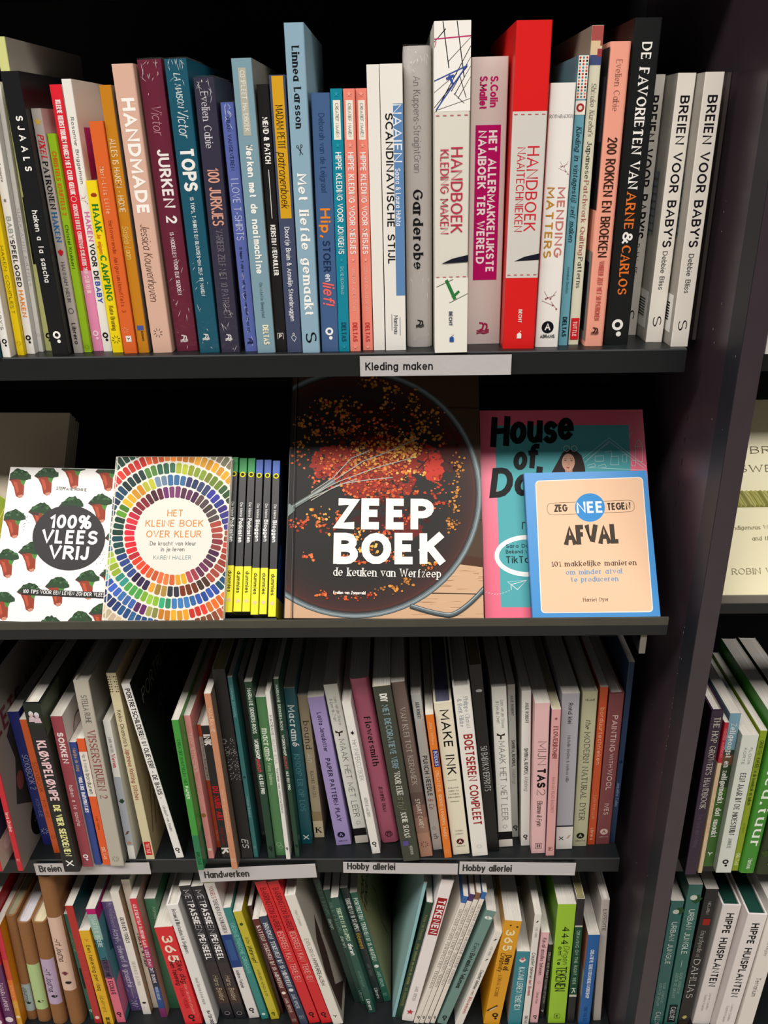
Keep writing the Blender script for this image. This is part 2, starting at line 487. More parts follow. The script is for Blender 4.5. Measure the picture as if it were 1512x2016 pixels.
def tint(c): return c
def cover_mesh(B, o, w, h, d):
    """a paper cover or case wrapped round the pages: front, spine, back, cut level by level where the print changes colour"""
    hc = o.get('hc', 0)
    c = 0.0026 if hc else 0.0007
    c = min(c, w * 0.2)
    r = min(o.get('rd', 0.25) * w, w * 0.49) if 'rd' in o else min(0.0014 if hc else 0.0008, w * .3)
    ry = r if 'rd' not in o else min(r, 0.006 + w * .1)
    out, inn = [], []
    n = 6 if 'rd' in o else 3
    out.append((-w / 2, d)); inn.append((-w / 2 + c, d))
    for i in range(n + 1):
        a = math.radians(180 + 90 * i / n)
        out.append((-w / 2 + r + r * math.cos(a), ry + ry * math.sin(a)))
        inn.append((max(-w / 2 + c, out[-1][0] * (1 - 2 * c / w)), max(c, out[-1][1] + c * .6)))
    for i in range(n + 1):
        a = math.radians(270 + 90 * i / n)
        out.append((w / 2 - r + r * math.cos(a), ry + ry * math.sin(a)))
        inn.append((min(w / 2 - c, out[-1][0] * (1 - 2 * c / w)), max(c, out[-1][1] + c * .6)))
    out.append((w / 2, d)); inn.append((w / 2 - c, d))
    N = len(out)
    rough = o.get('rough', 0.38); kind = o.get('kind', 'card')
    base = mat(B['col'], rough, kind)
    side = o.get('side'); sl, sr = (side if isinstance(side, tuple) else (side, side))
    sl = mat(sl, rough, kind) if sl else None; sr = mat(sr, rough, kind) if sr else None
    edge = mat(o.get('edge', 'd8d2c8'), 0.7)
    lv = {0.0, h}
    bands = []
    for y0, y1, cc in o.get('bands', ()):
        z1, z0 = B['zl'](y0), B['zl'](y1)
        z0, z1 = max(0, min(h, z0)), max(0, min(h, z1))
        if y0 < 0 or y0 < B['tm'][1] + 3: z1 = h
        if y1 > B['bm'][1] - 3: z0 = 0.0
        bands.append((z0, z1, mat(cc, rough, kind))); lv |= {z0, z1}
    lv = sorted(lv)
    m = MB()
    for pts in (out, inn):
        pass
    for k in range(len(lv) - 1):
        z0, z1 = lv[k], lv[k + 1]
        if z1 - z0 < 1e-6: continue
        bm = base
        for a, e, cc in bands:
            if a - 1e-6 <= (z0 + z1) / 2 <= e + 1e-6: bm = cc
        for i in range(N - 1):
            mm = bm
            if i == 0: mm = sl or (bm if not o.get('sb') else base)
            elif i == N - 2: mm = sr or (bm if not o.get('sb') else base)
            m.face([(out[i][0], out[i][1], z0), (out[i + 1][0], out[i + 1][1], z0), (out[i + 1][0], out[i + 1][1], z1), (out[i][0], out[i][1], z1)], mm)
            m.face([(inn[i + 1][0], inn[i + 1][1], z0), (inn[i][0], inn[i][1], z0), (inn[i][0], inn[i][1], z1), (inn[i + 1][0], inn[i + 1][1], z1)], edge)
    for z, f in ((0.0, 1), (h, -1)):
        for i in range(N - 1):
            q = [(out[i][0], out[i][1], z), (inn[i][0], inn[i][1], z), (inn[i + 1][0], inn[i + 1][1], z), (out[i + 1][0], out[i + 1][1], z)]
            m.face(q if f > 0 else q[::-1], base if hc else edge)
    for i in (0, N - 1):
        m.face([(out[i][0], d, 0), (inn[i][0], d, 0), (inn[i][0], d, h), (out[i][0], d, h)], base)
    return m, c

def clip2(q, w, z0, z1):
    return [(max(-w / 2, min(w / 2, x)), max(z0, min(z1, z))) for x, z in q]

def build_book(B, group, name='book', lean=0.0):
    o = B['o']; w, h = B['t'], B['h']
    d = o.get('d', min(0.235, max(0.11, h * 0.74)))
    root = thing(name, B['label'], o.get('cat', 'book'), (B['x'], B['y'], B['z']), (lean, B['roll'], 0), group)
    rotm = root.rotation_euler.to_matrix()
    nrm = rotm @ Vector((0, 1, 0)); ez = rotm @ Vector((0, 0, 1))
    base = Vector((B['x'], B['y'], B['z']))
    def zl(py):                        # a height in the photograph as a height on this spine
        f = (py - B['tm'][1]) / (B['bm'][1] - B['tm'][1])
        px = B['tm'][0] + f * (B['bm'][0] - B['tm'][0])
        return (on_plane(px, py, base, nrm) - base).dot(ez)
    B['zl'] = zl
    m, c = cover_mesh(B, o, w, h, d)
    cover = m.obj('cover', root)
    ins = 0.003 if o.get('hc') else 0.0006
    pm = MB(); pg = mat(o.get('pg', 'e6e1d6'), 0.8, 'pages', 0.1)
    y0 = max(c, 0.0012) + (0.003 if 'rd' in o else 0)
    # pages, a shade thinner than the cover, fore-edge slightly hollow in a case binding
    pm.box(-w / 2 + c, w / 2 - c, y0, d - (0.003 if o.get('hc') else 0.0005), ins, h - ins, pg)
    pm.obj('page_block', root)
    lay = [0.00010]
    def emit(nm, quads, colr, x0, z0, tf, rough=0.5):
        mm = MB(); mt = mat(colr, rough, 'ink')
        y_0 = -lay[0]; lay[0] += 0.0002 if 'rd' in o else 0.000045
        rr = o.get('rd')
        for qi, q in enumerate(quads):
            yy = y_0 - (qi % 17) * 2.2e-6
            pts = []
            for a, bb in q:
                x, z = tf(a, bb)
                x += x0; z += z0
                yv = yy
                if rr:                 # follow the rounding of the spine
                    e = w / 2 - min(rr * w, w * .49)
                    ry = min(min(rr * w, w * .49), 0.006 + w * .1)
                    ex = max(0, abs(x) - e) / max(1e-6, w / 2 - e)
                    yv = yy + ry * (1 - math.sqrt(max(0, 1 - min(1, ex) ** 2)))
                pts.append((x, yv, z))
            mm.face(pts, mt)
        if mm.f: return mm.obj(nm, root)
    titles = [i for i in B['items'] if i[0][0] not in '@#=|~^!']
    tmax = max(titles, key=lambda i: (i[4] * (i[2] - i[1]))) if titles else None
    for it in B['items']:
        k = it[0]
        if k[0] == '#':
            _, ya, yb, v0, v1, cc = it
            z1, z0 = zl(ya), zl(yb)
            nn = 24 if 'rd' in o else 1
            emit('spine_print', [rect((v0 + (v1 - v0) * i / nn - .5) * w, max(z0, 0.0003), (v0 + (v1 - v0) * (i + 1) / nn - .5) * w, min(z1, h - .0003)) for i in range(nn)], cc, 0, 0, lambda a, bb: (a, bb))
        elif k[0] == '|':
            _, ya, yb, v, wf, cc = it
            z1, z0 = zl(ya), zl(yb)
            emit('spine_print', [rect((v - wf / 2 - .5) * w, z0, (v + wf / 2 - .5) * w, z1)], cc, 0, 0, lambda a, bb: (a, bb))
        elif k[0] == '@':
            _, yc, v, sz, cc = it[:5]
            s = sz * w / 2
            emit('publisher_logo', logo(k[1:]), cc, (v - .5) * w, zl(yc), lambda a, bb: (a * s, bb * s))
            if k == '@A':
                q = text_quads('A', 0.9, 1.1, 0.2)
                emit('publisher_logo', q, it[5] if len(it) > 5 else 'e8e2d8', (v - .5) * w, zl(yc), lambda a, bb: ((a - .45) * s, (bb - .5) * s))
            if k in ('@frame', '@box'):
                q = text_quads(it[5] if len(it) > 5 else 'P', 0.8, 1.0, 0.22, 'f' if k == '@box' else 's')
                emit('publisher_logo', q, cc, (v - .5) * w, zl(yc), lambda a, bb: ((a - .4) * s, (bb - .5) * s))
        elif k[0] == '^':              # a row of stitches across the spine
            _, yc, cc = it
            zz = zl(yc)
            emit('spine_print', [rect((v - .5) * w, zz - .0003, (v + .1 - .5) * w, zz + .0003) for v in (.04, .24, .44, .64, .84)], cc, 0, 0, lambda a, bb: (a, bb))
        elif k[0] == '!':              # ruled pattern lines; each x0,y0,x1,y1 (fractions of the panel), width, dashed
            _, ya, yb, cc, segs = it
            z1, z0 = zl(ya), zl(yb); qs = []
            for xa, fa, xb, fb, wd, ds in segs:
                A_, B_ = ((xa - .5) * w, z1 - fa * (z1 - z0)), ((xb - .5) * w, z1 - fb * (z1 - z0))
                n = max(1, int(math.dist(A_, B_) / ds)) if ds else 1
                for i in range(n):
                    f0, f1 = i / n, (i + (.62 if ds else 1)) / n
                    qs += line([(A_[0] + (B_[0] - A_[0]) * f, A_[1] + (B_[1] - A_[1]) * f) for f in (f0, f1)], wd * .001)
            emit('spine_print', [q for q in (clip2(q, w, z0, z1) for q in qs) if q], cc, 0, 0, lambda a, bb: (a, bb))
        elif k[0] == '=':
            _, yc, v0, v1, ch, cc = it[:6]
            q = text_quads(k[1:], (v1 - v0) * w, ch * w, it[6] if len(it) > 6 else .13, it[7] if len(it) > 7 else 's')
            emit('spine_lettering', q, cc, (v0 - .5) * w, zl(yc) - ch * w / 2, lambda a, bb: (a, bb))
        elif k[0] == '~':
            # speckled pattern: rows of small dots in several colours
            _, ya, yb, cols, nx, ny = it
            z1, z0 = min(h - .0004, zl(ya)), zl(yb)
            mm = MB()
            for i in range(ny):
                for j in range(nx):
                    cc = cols[(i * 3 + j * 2 + (i * j) % 2) % len(cols)]
                    x = -w / 2 + w * (j + .5) / nx; z = z0 + (z1 - z0) * (i + .5) / ny
                    rr = min(w / nx, (z1 - z0) / ny) * .36
                    mm.face([(x + a, -0.00016, z + e) for a, e in disc(0, 0, rr, n=10)], mat(cc, .5, 'ink'))
            mm.obj('spine_print', root)
        else:
            s, ya, yb, v, hh, cc = it[:6]
            wt = it[6] if len(it) > 6 else 0.13
            stl = it[7] if len(it) > 7 else 's'
            za, zb = zl(ya), zl(yb)
            q = text_quads(s, za - zb, hh * w, wt, stl)
            cap = hh * w
            if s.islower() and stl != 'm': pass
            emit('title_lettering' if it is tmax else 'spine_lettering', q, cc, (v - .5) * w - cap / 2, za, lambda a, bb: (bb, -a))
    for sd, key in ((-1, 'lp'), (1, 'rp')):           # printing on the faces of the cover
        if key in o:
            pieces = []                                # [box, [(points, colour)]]: pieces of print that lie apart are parts of their own
            for n, pr in enumerate(o[key]):
                x = sd * (w / 2 + 0.00012 + n * 0.00004)
                fs = []
                if pr[0] == 'p':
                    fs = [([(x, a * d, e * h) for a, e in poly], pr[1]) for poly in pr[2]]
                elif pr[0] == 't':
                    _, cc, s, ya_, za_, ln, cap, wt, stl, ang = pr
                    ca, sa = math.cos(math.radians(ang)), math.sin(math.radians(ang))
                    for kk, qd in enumerate(text_quads(s, ln * d, cap * h, wt, stl)):
                        fs.append(([(x + sd * (kk % 17) * 1.5e-6, ya_ * d + sd * (a * ca - e * sa), za_ * h + a * sa + e * ca) for a, e in qd], cc))
                else:
                    a0, b0, a1, b1, cc = pr
                    fs = [([(x, a * d, e * h) for a, e in rect(a0, b0, a1, b1)], cc)]
                ys = [q[1] for f in fs for q in f[0]]; zs = [q[2] for f in fs for q in f[0]]
                bx = [min(ys), max(ys), min(zs), max(zs)]
                for P_ in pieces:
                    c = P_[0]
                    if bx[0] < c[1] + .012 and c[0] < bx[1] + .012 and bx[2] < c[3] + .012 and c[2] < bx[3] + .012:
                        P_[0] = [min(c[0], bx[0]), max(c[1], bx[1]), min(c[2], bx[2]), max(c[3], bx[3])]; P_[1] += fs
                        break
                else: pieces.append([bx, fs])
            for bx, fs in pieces:
                mm = MB()
                for pts, cc in fs: mm.face(pts, mat(cc, .4, 'ink'))
                mm.obj('cover_print', root)
    if o.get('wrap'):
        mm = MB(); g = 0.0004
        cl = mat('ffffff', .12, 'clear', 0.05)
        x0, x1, ya, yb, z1 = -w / 2 - g * .5, w / 2 + g * .5, -0.0008, d, h + 0.0012
        n = 12
        for i in range(n):
            a0, a1 = z1 * i / n, z1 * (i + 1) / n
            mm.face([(x0, ya, a0), (x1, ya, a0), (x1, ya, a1), (x0, ya, a1)], cl)
        mm.face([(x1, ya, 0), (x1, yb, 0), (x1, yb, z1), (x1, ya, z1)], cl)
        mm.face([(x0, ya, 0), (x0, yb, 0), (x0, yb, z1), (x0, ya, z1)], cl)
        mm.face([(x0, ya, z1), (x1, ya, z1), (x1, yb, z1), (x0, yb, z1)], cl)
        mm.obj('shrink_wrap', root)
        r = random.Random(int(w * 1e5)); cr = MB(); wm = mat('f4f4f4', .15, 'film', .8)
        for i in range(26):            # little creases where the film is gathered
            x = r.uniform(-.46, .46) * w
            z = h + .0006 - abs(r.gauss(0, .012)) if i < 14 else r.uniform(.0, .35) * h
            ln = r.uniform(.001, .005); an = r.uniform(-1.2, 1.2)
            dx, dz = ln * math.sin(an) * .6, ln * math.cos(an)
            x = max(-w / 2 + .004, min(w / 2 - .004, x)); z = min(h - .003, max(.004, z))
            k = .00018
            cr.face([(x - dx, -.001, z - dz), (x + k, -.0013, z), (x + dx, -.001, z + dz), (x - k, -.0013, z)], wm)
        cr.obj('shrink_wrap_crease', root)
    return root

# ------------------------------------------------------------------ the room and the shelf units
def structure(mb, name):
    return mb.obj(name, None, kind='structure')
m = MB(); m.box(-3.2, 3.2, -5.0, 0.45, -0.05, 0.0, mat('c4bcb0', .45, 'panel')); structure(m, 'floor')
m = MB(); m.box(-3.2, 3.2, 0.42, 0.47, 0.0, 4.6, mat('3a3634', .8, 'panel')); structure(m, 'wall_back')

SHELF, SIDE, BACK = mat('15191b', .42, 'metal', .4), mat('362c33', .33, 'panel', .55), mat('0d0d10', .7, 'panel', .2)
XR, XP = 0.3095, 0.3296               # inner and outer face of the upright between the bays
def shelf_board(parent, x0, x1, z, y0=0.0, name='shelf', t=0.0235):
    m = MB()
    c = 0.0012
    prof = [(y0, z - t), (y0, z - c), (y0 + c, z), (0.355, z), (0.355, z - t)]
    n = len(prof)
    for i in range(n):
        a, e = prof[i], prof[(i + 1) % n]
        m.face([(x0, a[0], a[1]), (x0, e[0], e[1]), (x1, e[0], e[1]), (x1, a[0], a[1])], SHELF)
    m.face([(x0, y, zz) for y, zz in prof], SHELF); m.face([(x1, y, zz) for y, zz in prof][::-1], SHELF)
    return m.obj(name, parent)
def local(o):                          # parts are modelled in world space and hung on an Empty at the floor
    return o
unit = thing('bookcase', 'dark metal bookcase bay filled with craft books', 'bookcase', (0, 0, 0))
m = MB(); m.box(-0.86, XR - .0006, 0.356, 0.372, 0.0, 2.15, BACK); m.obj('back_panel', unit)
for z, y0 in ((CAM_H + .182, .03), (Z1, 0), (Z3, 0), (Z4, 0)):
    shelf_board(unit, -0.84, 0.2885 if z > Z4 else XR - .002, z, y0)
m = MB(); m.box(-0.86, -0.841, -0.08, 0.355, 0.0, 2.15, SIDE); m.obj('side_panel', unit)
m = MB(); m.box(XR, XP, -0.08, 0.372, 0.0, 2.15, SIDE); up = m.obj('side_panel', unit)
m = MB(); m.box(XR - .0005, XR - .0001, -0.0796, -0.047, 0.0, 2.15, mat('22242b', .45, 'metal', .4)); m.obj('trim_strip', up)
m = MB(); m.box(XR - .0042, XR - .0006, .038, .34, Z1 + .0004, Z1 + .246, mat('544b4b', .3, 'panel', .6)); m.obj('grey_strip', up)  # thin slab added to imitate the dim grey strip beside the last book
# slots for the shelf brackets in the upright, pale where the paint is chipped
m = MB()
for i in range(7):
    m.box(XR - .0003, XR - .0001, .030, .0315, ZL + .045 + i * .025, ZL + .052 + i * .025, mat('050506', .9, 'hole'))
m.obj('bracket_slot_pattern', up)
r = random.Random(3); m = MB(); chip = mat('b8b4b0', .6, 'chip')
for i in range(46):
    y = r.uniform(-.075, .02) if i < 24 else -.047 + r.gauss(0, .0008); z = r.uniform(.45, 1.5) if i < 24 else r.uniform(.85, 1.1)
    s, k = r.uniform(.0003, .0009), r.uniform(.0004, .003)
    m.face([(XR - .0008, y, z), (XR - .0008, y + s, z + k * .5), (XR - .0008, y + s * .4, z + k), (XR - .0008, y - s * .5, z + k * .5)], chip)
m.obj('scratch_pattern', up)
# sloping tray with its lip for the face-out books
LEAN = math.radians(38)
sl, cl_ = math.sin(LEAN), math.cos(LEAN)
OLIVE = mat('4c4a41', .5, 'metal', .3)
m = MB()
x0, x1 = -0.84, 0.2885
def tray(m, x0, x1, zl, y0, mt, lip=.012, L=.34, th=.004):
    m.box(x0, x1, y0 - .003, y0 - .0005, zl - .0065, zl + .0025, mt)
    m.box(x0, x1, y0 - .003, y0 - .0005, zl - .019, zl - .0066, SHELF)
    d = .092; th = .003            # floor at right angles to the sloping back
    f = [(y0 - .0005, zl), (y0 + d * cl_, zl - d * sl), (y0 + d * cl_ - th * sl, zl - d * sl - th * cl_), (y0 - .0005, zl - th * 1.4)]
    for i in range(4):
        a, e = f[i], f[(i + 1) % 4]
        m.face([(x0, a[0], a[1]), (x1, a[0], a[1]), (x1, e[0], e[1]), (x0, e[0], e[1])], SHELF)
    m.face([(x0, y, z) for y, z in f], SHELF); m.face([(x1, y, z) for y, z in f][::-1], SHELF)
    return f[1]
display = thing('display_tray', 'narrow metal ledge carrying the face-out books between two shelves', 'ledge', (0, 0, 0))
yb, zb = tray(m, x0, x1, ZL, YL, OLIVE); m.obj('ledge', display)
m = MB()
q = [(yb, zb), (yb + .31 * sl, zb + .31 * cl_), (yb + .31 * sl + .004, zb + .31 * cl_ - .003), (yb + .004, zb - .003)]
for i in range(4):
    a, e = q[i], q[(i + 1) % 4]
    m.face([(x0, a[0], a[1]), (x1 - .002, a[0], a[1]), (x1 - .002, e[0], e[1]), (x0, e[0], e[1])], BACK)
m.face([(x0, y, z) for y, z in q], BACK); m.face([(x1 - .002, y, z) for y, z in q][::-1], BACK)
m.obj('sloping_back', display)
m = MB(); m.box(.262, .2685, YL - .0008, YL + .0015, ZL - .044, ZL - .0195, mat('777468', .5, 'metal', .3)); m.box(.262, .2685, YL + .0015, YL + .03, ZL - .044, ZL - .03, SHELF); m.obj('bracket', display)
# the next bay
unit2 = thing('bookcase', 'dark bookcase bay beyond the upright with garden and plant books', 'bookcase', (XP + .4, 0, 0))
def off(o): o.location.x = -(XP + .4); return o
m = MB(); m.box(XP + .0006, 1.1, 0.356, 0.372, 0.0, 2.15, BACK); off(m.obj('back_panel', unit2))
for z in (CAM_H + .182, Z1, Z3, Z4):
    off(shelf_board(unit2, XP + .001, 1.08, z, .03 if z > 1.6 else 0.0))
m = MB(); m.box(1.0805, 1.1, -0.08, 0.355, 0.0, 2.15, SIDE); off(m.obj('side_panel', unit2))
display2 = thing('display_tray', 'metal ledge under the pale face-out cover beyond the upright', 'ledge', (0, 0, 0))
ZL2 = ZL + .026
m = MB(); tray(m, XP + .002, 1.07, ZL2, YL, mat('77736a', .5, 'metal', .3)); m.obj('ledge', display2)

# ------------------------------------------------------------------ top shelf, from the left end
BK, WH = '141416', 'f2efe8'
T1 = 'books on the top shelf'
b(1, '-118 150 -96 150 -20 706 4 705', '24505c', 'dark teal book at the very left end of the top shelf')
b(1, '-92 150 -70 150 5 704 27 703', 'efece6', 'white book between dark teal and bright yellow at the top shelf end',
  ("BABY'S", 600, 650, .5, .34, '5a5a5c'), ('@dot', 675, .55, .8, BK))
b(1, '-69 168 -50 168 29 700 50 699', 'f0cf0c', 'bright yellow crochet book reading COMPLEET at the left end of the top shelf',
  ('HAKEN COMPLEET', 484, 618, .5, .4, '2a2a1c', .1), ('@burst', 676, .5, .75, '6a6420'))
b(1, '-36 165 -13 165 52 697 73 696', 'efece6', 'white book with grey, black and orange words BABY SPEELGOED HAKEN, top shelf',
  ('Eleonore & Maurice', 285, 358, .5, .26, '55555a'), ('@bug', 395, .45, .5, '6c7072'), ('BABY', 426, 471, .5, .5, '9aa39a', .2),
  ('SPEELGOED', 472, 565, .5, .5, BK, .2), ('HAKEN', 571, 624, .5, .5, 'f08a1c', .2), ('@dot', 668, .5, .85, BK))
b(1, '-12 165 5 165 74 693 89 692', 'eceae4', 'thin white book with thin grey serif lettering SUPERZACHTE, top shelf',
  ('SUPERZACHTE KNUFFELS', 410, 563, .5, .5, '84848c', .09, 'f'), ('@burst', 659, .55, .8, '9a9a98'))
b(1, '-18 72 6 72 85 691 103 690', 'd3d68c', 'tall pale lime book with a black ribbon print, behind the black SJAALS book',
  ('Natasja Vreeswijk', 170, 302, .62, .45, '85884c', .1), ('#', 388, 520, .15, .99, '1b1b14'), ('Workshop', 394, 444, .72, .34, 'd8d49a', .14),
  ('TUNISCH HAKEN', 447, 519, .72, .38, 'a99a3c', .12), ('@dot', 664, .6, .9, BK), side=('d3d68c', '9a948a'), d=.2)
b(1, '3 140 39 140 104 701 140 700', '17181a', 'black book with large white word SJAALS, top shelf',
  ('S J A A L S', 228, 337, .58, .36, 'f4f2ec', .2), ('haken a la sascha', 413, 558, .5, .3, 'e8e6e0', .15, 'm'), ('@dot', 664, .5, .62, 'f4f2ec'), d=.2)
b(1, '57 214 79 213 143 695 164 695', 'b5ada6', 'grey book with red and black words PIXEL PATRONEN and a strawberry, top shelf',
  ('@star', 240, .5, .75, 'd8b040'), ('PIXEL', 264, 317, .52, .6, 'd2242c', .24, 'j'), ('PATRONEN', 318, 412, .52, .55, '1c1c22', .22, 'f'),
  ('HAKEN', 418, 477, .52, .55, '2e6da4', .22, 'f'), ('@berry', 497, .5, .75, 'c8202c'), ('HANNAH MEUR', 516, 595, .5, .38, '4a4648', .1),
  ('@face', 612, .5, .6, '2a2830'), ('Librero', 636, 677, .52, .42, '242226', .13), side=('b5ada6', 'c9b0ab'))
b(1, '90 264 109 262 165 694 180 693', '93bd1e', 'thin lime green book with orange lettering KNUFFELS 2, top shelf',
  ('CHRISTELS KNUFFELS 2', 298, 424, .5, .52, 'd0601c', .18), ('Christel Krukkert', 443, 530, .5, .4, '2f5a1c', .14), ('@burst', 683, .5, .7, '5d7c1c'))
b(1, '95 167 119 166 183 692 204 690', 'e32233', 'red book with pink foot about Christmas sweaters, top shelf',
  ('KLEINE KERSTTRUIEN HAKEN MET CLUB GELUK', 197, 383, .5, .42, 'f6e2e2', .18), ('@face', 392, .5, .5, 'f6e2e2'),
  ('CROCHET LITTLE CHRISTMAS SWEATERS WITH CLUB GELUK', 402, 578, .5, .38, 'f4c8cc', .18), ('@dot', 660, .5, .75, 'f7d2e2'),
  bands=[(533, 900, 'ec8fb8')], side=('e32233', 'dcd8d4'))
b(1, '120 156 141 155 205 692 221 692', 'eeebe4', 'white book with a magenta print on its cover side, words VOOR DE BABY, top shelf',
  ('Rosanne Briggeman', 230, 362, .5, .32, '3c3a3c', .11), ('@pins', 392, .4, .9, 'b03430'), ('HAKEN', 417, 475, .5, .52, 'd86cae', .22), ('VOOR DE', 480, 552, .5, .52, '18181a', .22),
  ('BABY', 554, 596, .5, .52, '3a55b0', .22), ('@dot', 663, .5, .85, BK), rp=[(.08, .58, .18, .84, 'c03a90'), (.1, .64, .4, .68, 'c03a90'), (.3, .56, .38, .84, 'c03a90'), (.48, .58, .56, .84, 'c03a90'), (.12, .34, .24, .52, '16161a'), (.34, .34, .46, .52, '16161a')])
b(1, '167 356 190 355 222 694 243 694', 'f4dc14', 'short yellow book with green words HAAK and CAMPING, top shelf',
  ('@oval', 384, .55, .45, '9a3a1c'), ('HAAK', 402, 457, .5, .52, '1d7a2c', .24, 'f'), ('Je eigen', 460, 500, .42, .36, 'd87820', .14), ('CAMPING', 502, 593, .5, .55, '1d7a2c', .24, 'f'),
  ('Kate Bruning', 602, 650, .5, .4, '8c7c14', .11), ('@burst', 668, .5, .8, '2c2a10'), pg='c8d070')
b(1, '175 239 203 238 245 696 271 696', 'e0672c', 'orange book with pale typewriter lettering, short, top shelf',
  ('Mari-Liis Lille', 328, 422, .42, .3, 'f4c8a4', .1, 'm'), ('Betoverende Amigurumiknuffels 3', 434, 616, .45, .28, 'a03c14', .1, 'm'), ('@burst', 650, .35, .5, 'f0b090'), ('#', 661, 673, .3, .72, 'ece4dc'), ('@bow', 667, .5, .25, '3c3430'))
b(1, '194 168 217 167 272 695 294 694', 'c8821a', 'ochre book with white words ALLES IS HAKEN, beside the pink HANDMADE book, top shelf',
  ('ALLES IS HAKEN - HOME', 273, 418, .45, .5, 'eedcb4', .09), ('Saskia Laan', 445, 512, .45, .5, 'e8c878', .07, 'h'), ('#', 641, 650, .2, .8, '4a5a9c'), ('KOSMOS', 652, 671, .6, .2, '4a3c20', .14), side=('c8821a', '8a847c'))
b(1, '219 126 261 125 301 695 340 694', 'e3b9a4', 'pale pink linen book with bold white word HANDMADE, top shelf',
  ('HANDMADE', 193, 422, .52, .56, 'fbf6f0', .24), ('Jessica Kouwenhoven', 442, 595, .45, .4, '5a3c34', .055, 'h'), ('@burst', 655, .4, .48, '3a2a24'), kind='linen', hc=1)
b(1, '270 117 316 117 348 692 391 690', '6d2038', 'burgundy shrink-wrapped book with white JURKEN 2 lettering, top shelf',
  ('Victor', 207, 268, .5, .4, 'c08a96', .06, 'h'), ('JURKEN 2', 295, 440, .55, .46, 'f6f0ee', .2), ('15 MODELLEN VOOR ELK SEIZOEN', 457, 580, .48, .17, 'e8d8dc', .14), ('@sail', 667, .42, .4, 'f0e6e4'), wrap=1)
b(1, '324 115 365 116 393 695 434 694', '15586e', 'teal blue shrink-wrapped book with white word TOPS, top shelf',
  ('LA MAISON', 144, 213, .5, .28, 'd8e4e8', .1, 'h'), ('Victor', 215, 273, .52, .46, 'd8e4e8', .07, 'h'), ('TOPS', 291, 376, .52, .6, 'f6f6f2', .22), ('15 TOPS, T-SHIRTS EN BLOUSES OM ZELF TE MAKEN', 388, 582, .5, .17, 'dce6e8', .14), ('@sail', 664, .4, .4, 'f0f0ec'), wrap=1, d=.2)
b(1, '381 153 420 151 436 695 473 693', '363246', 'dark slate shrink-wrapped book reading 100 JURKJES in pink, top shelf',
  ('Evelien Cabie', 180, 292, .45, .36, 'd8d4dc', .08, 'f'), ('100 JURKJES', 332, 444, .5, .55, 'e0a490', .11), ('VARIEER ZELF MET 10 PATRONEN', 452, 625, .5, .34, '77707e', .09), ('@sail', 665, .48, .42, 'f0eee8'), wrap=1)
b(1, '434 203 459 200 483 693 507 691', '5c6cb4', 'periwinkle blue shrink-wrapped book, I LOVE T-SHIRTS, shorter than its neighbours on the top shelf',
  ('FRAN VANSEVEREN', 230, 335, .45, .28, '20264c', .13), ('I LOVE T-SHIRTS', 352, 473, .5, .55, 'ccd2ec', .07), ('15 hippe T-shirts om zelf te maken van maat 92 tot XXL', 486, 655, .45, .2, '1e2448', .13), ('@sail', 672, .5, .55, '1e2448'), wrap=1)
b(1, '454 115 495 114 508 695 542 694', '7fa0ae', 'grey blue book with beige tag and white typewriter words about the naaimachine, top shelf',
  ('#', 133, 267, .3, .68, 'b4b3a4'), ('COMPLEET HANDBOEK', 138, 260, .49, .22, 'ecebe0', .1, 'm'), ('Werken met de naaimachine', 285, 541, .5, .34, 'f6f6f0', .18, 'm'), ('Christelle Beneytout', 556, 627, .5, .17, '4a6470', .08, 'm'),
  ('DELTAS', 640, 678, .55, .3, 'ece8cc', .18), side=('7fa0ae', '8a8478'))
b(1, '505 167 528 165 544 693 566 692', '1b1a1b', 'black book with narrow white words MEND & PATCH, top shelf',
  ('MEND & PATCH', 231, 322, .5, .44, 'f2f0ea', .17), ('|', 334, 430, .5, .05, 'f2f0ea'), ('KERSTIN NEUMULLER', 443, 542, .5, .4, 'f2f0ea', .17), ('@frame', 662, .48, .62, 'f2f0ea', 'P'))
b(1, '528 148 562 147 567 694 594 693', '434c68', 'slate blue book with mustard yellow upper panel, top shelf',
  ('#', 149, 430, .15, .86, 'd5a221'), ('MADAM PETIT', 207, 293, .5, .44, '3a2a18', .09), ('patronenboek', 300, 412, .5, .5, '2a1c14', .07, 'h'), ('Doortje Bruin & Annelijn Steenbruggen', 447, 632, .5, .3, 'e4e6ec', .12), ('@drop', 664, .5, .6, 'e4e6ec'))
b(1, '558 45 598 44 596 695 630 694', '8fb1c4', 'tallest pale blue book with black and white serif words and scissors, top shelf',
  ('Linnea Larsson', 90, 253, .5, .36, '14181c', .17, 'f'), ('@scissors', 296, .48, .5, '14181c'), ('Met liefde gemaakt', 342, 622, .5, .48, 'f8f8f4', .18, 'f'), ('S', 652, 676, .52, .6, '0e1012', .14, 'f'), hc=1, d=.2)
b(1, '612 183 649 182 634 693 667 692', '44628e', 'medium blue book with orange word Hip and coral word lief, top shelf',
  ('Deborah van de Leijgraaf', 223, 380, .5, .3, '26406a', .1), ('Hip,', 410, 468, .5, .52, 'ee8a26', .17), ('STOER', 474, 535, .5, .4, '1c3054', .15), ('en', 540, 554, .55, .34, 'e8e8ec', .12), ('lief!', 556, 603, .5, .62, 'f06a64', .13, 'h'), ('@dot', 657, .5, .62, 'f4f4f0'))
